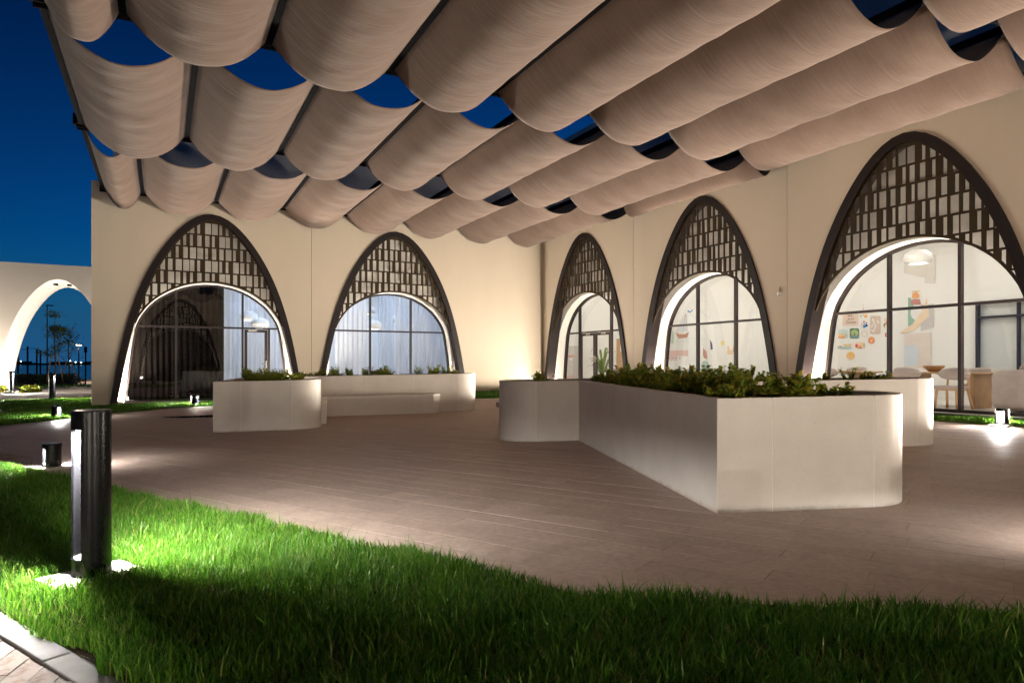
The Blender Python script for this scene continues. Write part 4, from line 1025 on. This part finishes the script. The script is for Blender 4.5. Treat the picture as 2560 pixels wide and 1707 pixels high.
poster('beige poster with white looping line drawing',zr(1058,540,1215,815),BEI,[(ze(1100,595,14),WHT),(zp((1090,610),(1110,606),(1150,690),(1130,760),(1112,760),(1130,690)),WHT),(zp((1160,590),(1200,640),(1175,655)),WHT),(zp((1070,700),(1096,660),(1105,672),(1085,720)),WHT),(zp((1080,740),(1130,780),(1110,792),(1070,760)),WHT)])
poster('white poster with a ring of orange flowers',zr(915,760,1030,872),WHT,[(ze(972+44*math.cos(k*.785),812+40*math.sin(k*.785),13),PEA) for k in range(8)])
poster('pale blue poster with a sandy fort',zr(575,745,720,875),(.55,.66,.66),[(zp((580,805),(672,805),(672,862),(580,862)),SAND),(zp((578,850),(690,858),(690,872),(578,872)),ORG),(ze(695,828,15),LGR)])
poster('white poster with boats on teal water before a town',zr(560,920,775,1035),WHT,[(zp((565,1003),(775,1003),(775,1034),(565,1034)),TEAL),(zp((570,992),(640,992),(630,1008),(580,1008)),(.55,.25,.15)),(zp((670,968),(772,960),(772,1003),(670,1003)),SAND),(ze(665,975,11),LGR)])
poster('round orange badge with a white feather on the poster wall',zr(1050,880,1092,930),ORG,[(ze(1076,908,50,54),ORG),(zp((1050,935),(1070,912),(1100,898),(1085,920),(1060,936)),WHT),(zp((1036,925),(1062,922),(1062,934),(1036,938)),NAV)])
poster('peach poster with seated figures under plants',zr(830,935,985,1035),PEA,[(ze(855,990,22,26),RED),(ze(905,1000,14,20),ORG),(zp((920,945),(945,945),(950,1000),(925,1000)),SAND),(ze(965,980,9,24),LGR),(zp((870,1015),(935,1010),(935,1030),(870,1030)),(.45,.2,.1))])
poster('round amber badge with dripping white lines',zr(735,1100,780,1190),(.78,.50,.16),[(ze(762,1142,62,60),(.78,.46,.12))]+[(zp((722+k*18,1120+((k*37)%40)),(728+k*18,1120+((k*37)%40)),(728+k*18,1192),(722+k*18,1192)),WHT) for k in range(5)])
poster('colourful poster of teal, yellow and orange shapes',zr(900,500,1020,570),WHT,[(ze(918,545,16,20),TEAL),(ze(960,525,22,18),SAND),(ze(990,550,24,16),ORG),(ze(1000,520,16,14),(.8,.6,.1))])
poster('white card with orange writing and a small heart',zr(905,350,1015,445),WHT,[(zp((915,362),(985,358),(985,366),(915,370)),PEA),(ze(953,385,10,6),LGR),(zp((930,408),(975,405),(975,412),(930,415)),PEA),(ze(955,434,9,8),RED)])
poster('peach poster with orange figures beside a mullion',zr(1262,545,1345,720),WHT,[(ze(1300,600,34,30),PEA),(ze(1318,650,30,40),ORG),(ze(1272,680,14,22),(.2,.3,.1)),(ze(1280,655,8),NAV),(zp((1262,695),(1288,695),(1288,720),(1262,720)),(.8,.5,.1))])
t=thing('flag_decal','small red, green, white and black flag on the poster wall','flag'); decal(t,zp((1280,800),(1296,798),(1296,852),(1280,856)),RED,.003); decal(t,zp((1296,798),(1352,800),(1352,818),(1296,816)),(.03,.28,.1),.003); decal(t,zp((1296,816),(1352,818),(1352,840),(1296,836)),WHT,.003); decal(t,zp((1296,836),(1352,840),(1352,858),(1296,852)),(.01,.01,.01),.003)
# lettering
t=thing('wall_lettering','black handwritten arabic slogan on a peach panel of the poster wall','lettering')
decal(t,rrect(*zr(640,505,880,690)),(.76,.60,.50),.001,'sheet')
words=['\uFE8E\uFECC\uFEE3','\uFEE2\uFECB\uFEAA\uFEE8\uFEDF','\uFE8E\uFEE8\uFECC\uFEE4\uFE98\uFEA0\uFEE3']
for wd,(x0,x1,yb) in zip(words,((725,790,552),(722,815,598),(700,850,650))):
    cu=bpy.data.curves.new('letters','FONT'); cu.body=wd; cu.size=.2; cu.extrude=.001; cu.align_x='CENTER'
    o=bpy.data.objects.new('letters',cu); COL.objects.link(o); bpy.context.view_layer.update()
    me=bpy.data.meshes.new_from_object(o.evaluated_get(bpy.context.evaluated_depsgraph_get())); bpy.data.objects.remove(o)
    if len(me.vertices)==0: continue
    me.materials.clear(); me.materials.append(flat((.02,.015,.012)))
    co=np.array([v.co[:] for v in me.vertices]); wdt=co[:,0].max()-co[:,0].min()
    A=on_x(*Z(x0,yb),WX); B=on_x(*Z(x1,yb),WX); sc=abs(A[1]-B[1])/max(wdt,1e-3)
    o=link('letters',me,t); o.location=(WX-.006,(A[1]+B[1])/2,(A[2]+B[2])/2); o.rotation_euler=(R(90),0,R(-90)); o.scale=(sc,sc*1.15,1)
# mural of a stylised figure
def Y8(x,y): return (1960+x/1.96,300+y/1.96)
def y8(*p): return [Y8(*q) for q in p]
t=thing('wall_mural','pale geometric mural in green, beige and grey behind the dining tables','mural')
for i,(p,c) in enumerate(((y8((608,870),(620,870),(655,960),(620,1015),(608,1010)),(.28,.46,.36)),(y8((670,905),(735,900),(735,1015),(670,1035)),(.55,.53,.52)),(ell(*Y8(650,945),15,18),(.78,.77,.76)),
   (y8((700,870),(712,960),(640,1030),(575,1048),(570,1040),(630,1000),(680,930)),(.78,.62,.46)),(y8((622,905),(620,885),(640,876),(665,878),(672,905)),(.50,.24,.20)),(y8((626,872),(630,850),(650,842),(665,860),(660,872)),(.80,.40,.16)),(y8((626,838),(665,836),(665,840),(626,842)),(.75,.5,.25)),
   (y8((590,1050),(720,1040),(722,1215),(590,1215)),(.70,.62,.56)),(y8((592,1105),(655,1100),(655,1205),(592,1205)),(.60,.66,.72)),(y8((588,660),(740,660),(740,800),(690,800),(690,770),(588,750)),(.70,.66,.60)))): decal(t,p,c,.001+.001*i)
# mural behind the ship arch
def S(x,y): return (1620+x/6.03,700+y/6.03)
def sp_(*p): return [S(*q) for q in p]
t=thing('ship_decal','brown line drawing of a sailing boat on the wall behind an arch','mural')
decal(t,sp_((410,790),(470,815),(560,815),(620,780),(590,870),(460,880)),(.50,.26,.18),.004)
for a,b in(((420,790),(430,775)),((525,800),(565,510)),((430,770),(570,505)),((570,505),(590,770)),((440,780),(470,800)),((500,800),(500,770))):
    dx,dy=b[0]-a[0],b[1]-a[1]; L=math.hypot(dx,dy); nx_,ny_=-dy/L*2.5,dx/L*2.5; decal(t,sp_((a[0]+nx_,a[1]+ny_),(b[0]+nx_,b[1]+ny_),(b[0]-nx_,b[1]-ny_),(a[0]-nx_,a[1]-ny_)),(.45,.32,.28),.004)
decal(t,sp_((440,770),(565,540),(580,770)),(.66,.70,.74),.002)
for k in range(3): decal(t,sp_(*[(420+i*20,890+k*20+4*math.sin(i*1.3+k)) for i in range(11)],*[(620-i*20,895+k*20+4*math.sin((10-i)*1.3+k)) for i in range(11)]),(.60,.66,.66),.003)
t=thing('bird_decal','blue flying gull painted above the sailing boat','mural'); decal(t,sp_((590,470),(610,460),(640,478),(660,450),(690,438),(665,470),(645,490),(620,488)),BLU,.003)
for k,(lab,p,c) in enumerate((('pink block painted on the wall behind the ship arch',sp_((320,1062),(605,1055),(605,1145),(440,1145),(440,1215),(320,1215)),(.72,.52,.48)),
  ('pale yellow disc painted on the wall behind the ship arch',ell(*S(1125,948),28/6.03,38/6.03),(.80,.66,.28)),
  ('dark blue half moon painted on the wall behind the ship arch',sp_((935,895),(965,950),(978,1040),(945,1055)),NAV),
  ('terracotta quarter painted on the wall behind the ship arch',sp_((830,1020),(880,1080),(893,1190),(850,1180),(830,1140)),(.55,.27,.20)),
  ('green wedge painted on the wall behind the ship arch',sp_((1330,1110),(1340,1110),(1340,1400),(1255,1400)),(.33,.52,.42)),
  ('orange and blue sail painted on the wall behind the ship arch',sp_((1322,945),(1290,985),(1278,1045),(1328,1045)),ORG),
  ('tan block painted on the wall behind the ship arch',sp_((1195,990),(1215,990),(1235,1050),(1290,1060),(1290,1120),(1195,1120)),(.76,.58,.40)),
  ('grey green leaf painted at the edge of the ship arch',sp_((370,760),(385,780),(385,960),(345,950)),(.40,.56,.46)),
  ('soft green hump painted low behind the ship arch',ell(*S(860,1300),60/6.03,85/6.03),(.40,.54,.46)))):
    t=thing('wall_decal',lab,'mural'); decal(t,p,c,.003+.0007*k)
    if 'sail' in lab: decal(t,sp_((1278,1048),(1328,1048),(1328,1105),(1295,1090)),BLU,.009)
t=thing('wall_controls','row of four small wall switches behind the ship arch','switches')
for x in(322,374,425,480): decal(t,rrect(*S(x-10,1165),*S(x+10,1205),r=.6),WHT,.006,'switch'); decal(t,rrect(*S(x-6,1170),*S(x+6,1188),r=.5),NAV,.009,'button')
# lobby behind the double doors (wall y = 22.45)
def D_(x,y): return (1350+x/5.228,680+y/5.228)
def lob(par,pts,c,lift,name):
    P=[]
    for p in pts:
        q=on_y(*D_(*p),22.445-lift); P.append((q[0],22.445-lift,q[2]))
    n=len(P); Q=[(a,b+.002,c_) for a,b,c_ in P]
    MB().add(P+Q,[tuple(range(n))]+[(i,(i+1)%n,n+(i+1)%n,n+i) for i in range(n)]).build(name,c if not isinstance(c,tuple) else flat(c),par,fix=False)
t=thing('oak_door','light oak door with a white notice in the lobby','door'); lob(t,[(1000,870),(1110,870),(1130,1420),(1000,1420)],M['oak'],.02,'leaf'); lob(t,[(1050,945),(1090,945),(1090,1035),(1050,1035)],WHT,.026,'notice'); lob(t,[(1062,960),(1078,960),(1078,985),(1062,985)],NAV,.03,'print')
t=thing('lobby_panel','grey panel with red lettering strip on the lobby wall','panel'); lob(t,[(345,965),(520,965),(520,1400),(345,1400)],(.60,.56,.52),.01,'sheet'); lob(t,[(360,1090),(440,1085),(440,1108),(360,1112)],(.75,.25,.18),.016,'print'); lob(t,[(388,1125),(418,1125),(418,1152),(388,1152)],WHT,.016,'print'); lob(t,[(350,1355),(440,1355),(440,1372),(350,1372)],(.78,.4,.35),.016,'print')
q=on_y(*D_(815,1300),21.3); t=thing('potted_palm','arching green palm in a clay pot behind the double doors','plant',(q[0],21.3,FB))
MB().lathe([(0,0),(.15,0),(.2,.4),(.17,.4),(.14,.05),(0,.05)],20).build('pot',M['terra'],t)
mb=MB(); rnd=random.Random(4)
for k in range(26):
    a=rnd.uniform(0,6.28); L=rnd.uniform(.6,1.0); up=rnd.uniform(.5,1.25); prev=None
    pts=[Vector((math.cos(a)*L*f*.8,math.sin(a)*L*f*.8,.4+up*math.sin(f*2.2)*.95)) for f in np.linspace(0,1,7)]
    sd_=Vector((-math.sin(a),math.cos(a),0))
    for i in range(6):
        w0=.04*math.sin(math.pi*(i/6)*.9+.25); w1=.04*math.sin(math.pi*((i+1)/6)*.9+.25) if i<5 else .003
        mb.add([pts[i]-sd_*w0,pts[i]+sd_*w0,pts[i+1]+sd_*w1,pts[i+1]-sd_*w1],[(0,1,2,3)])
mb.build('fronds',M['palm'],t,fix=False)
print('objects',len(bpy.data.objects))
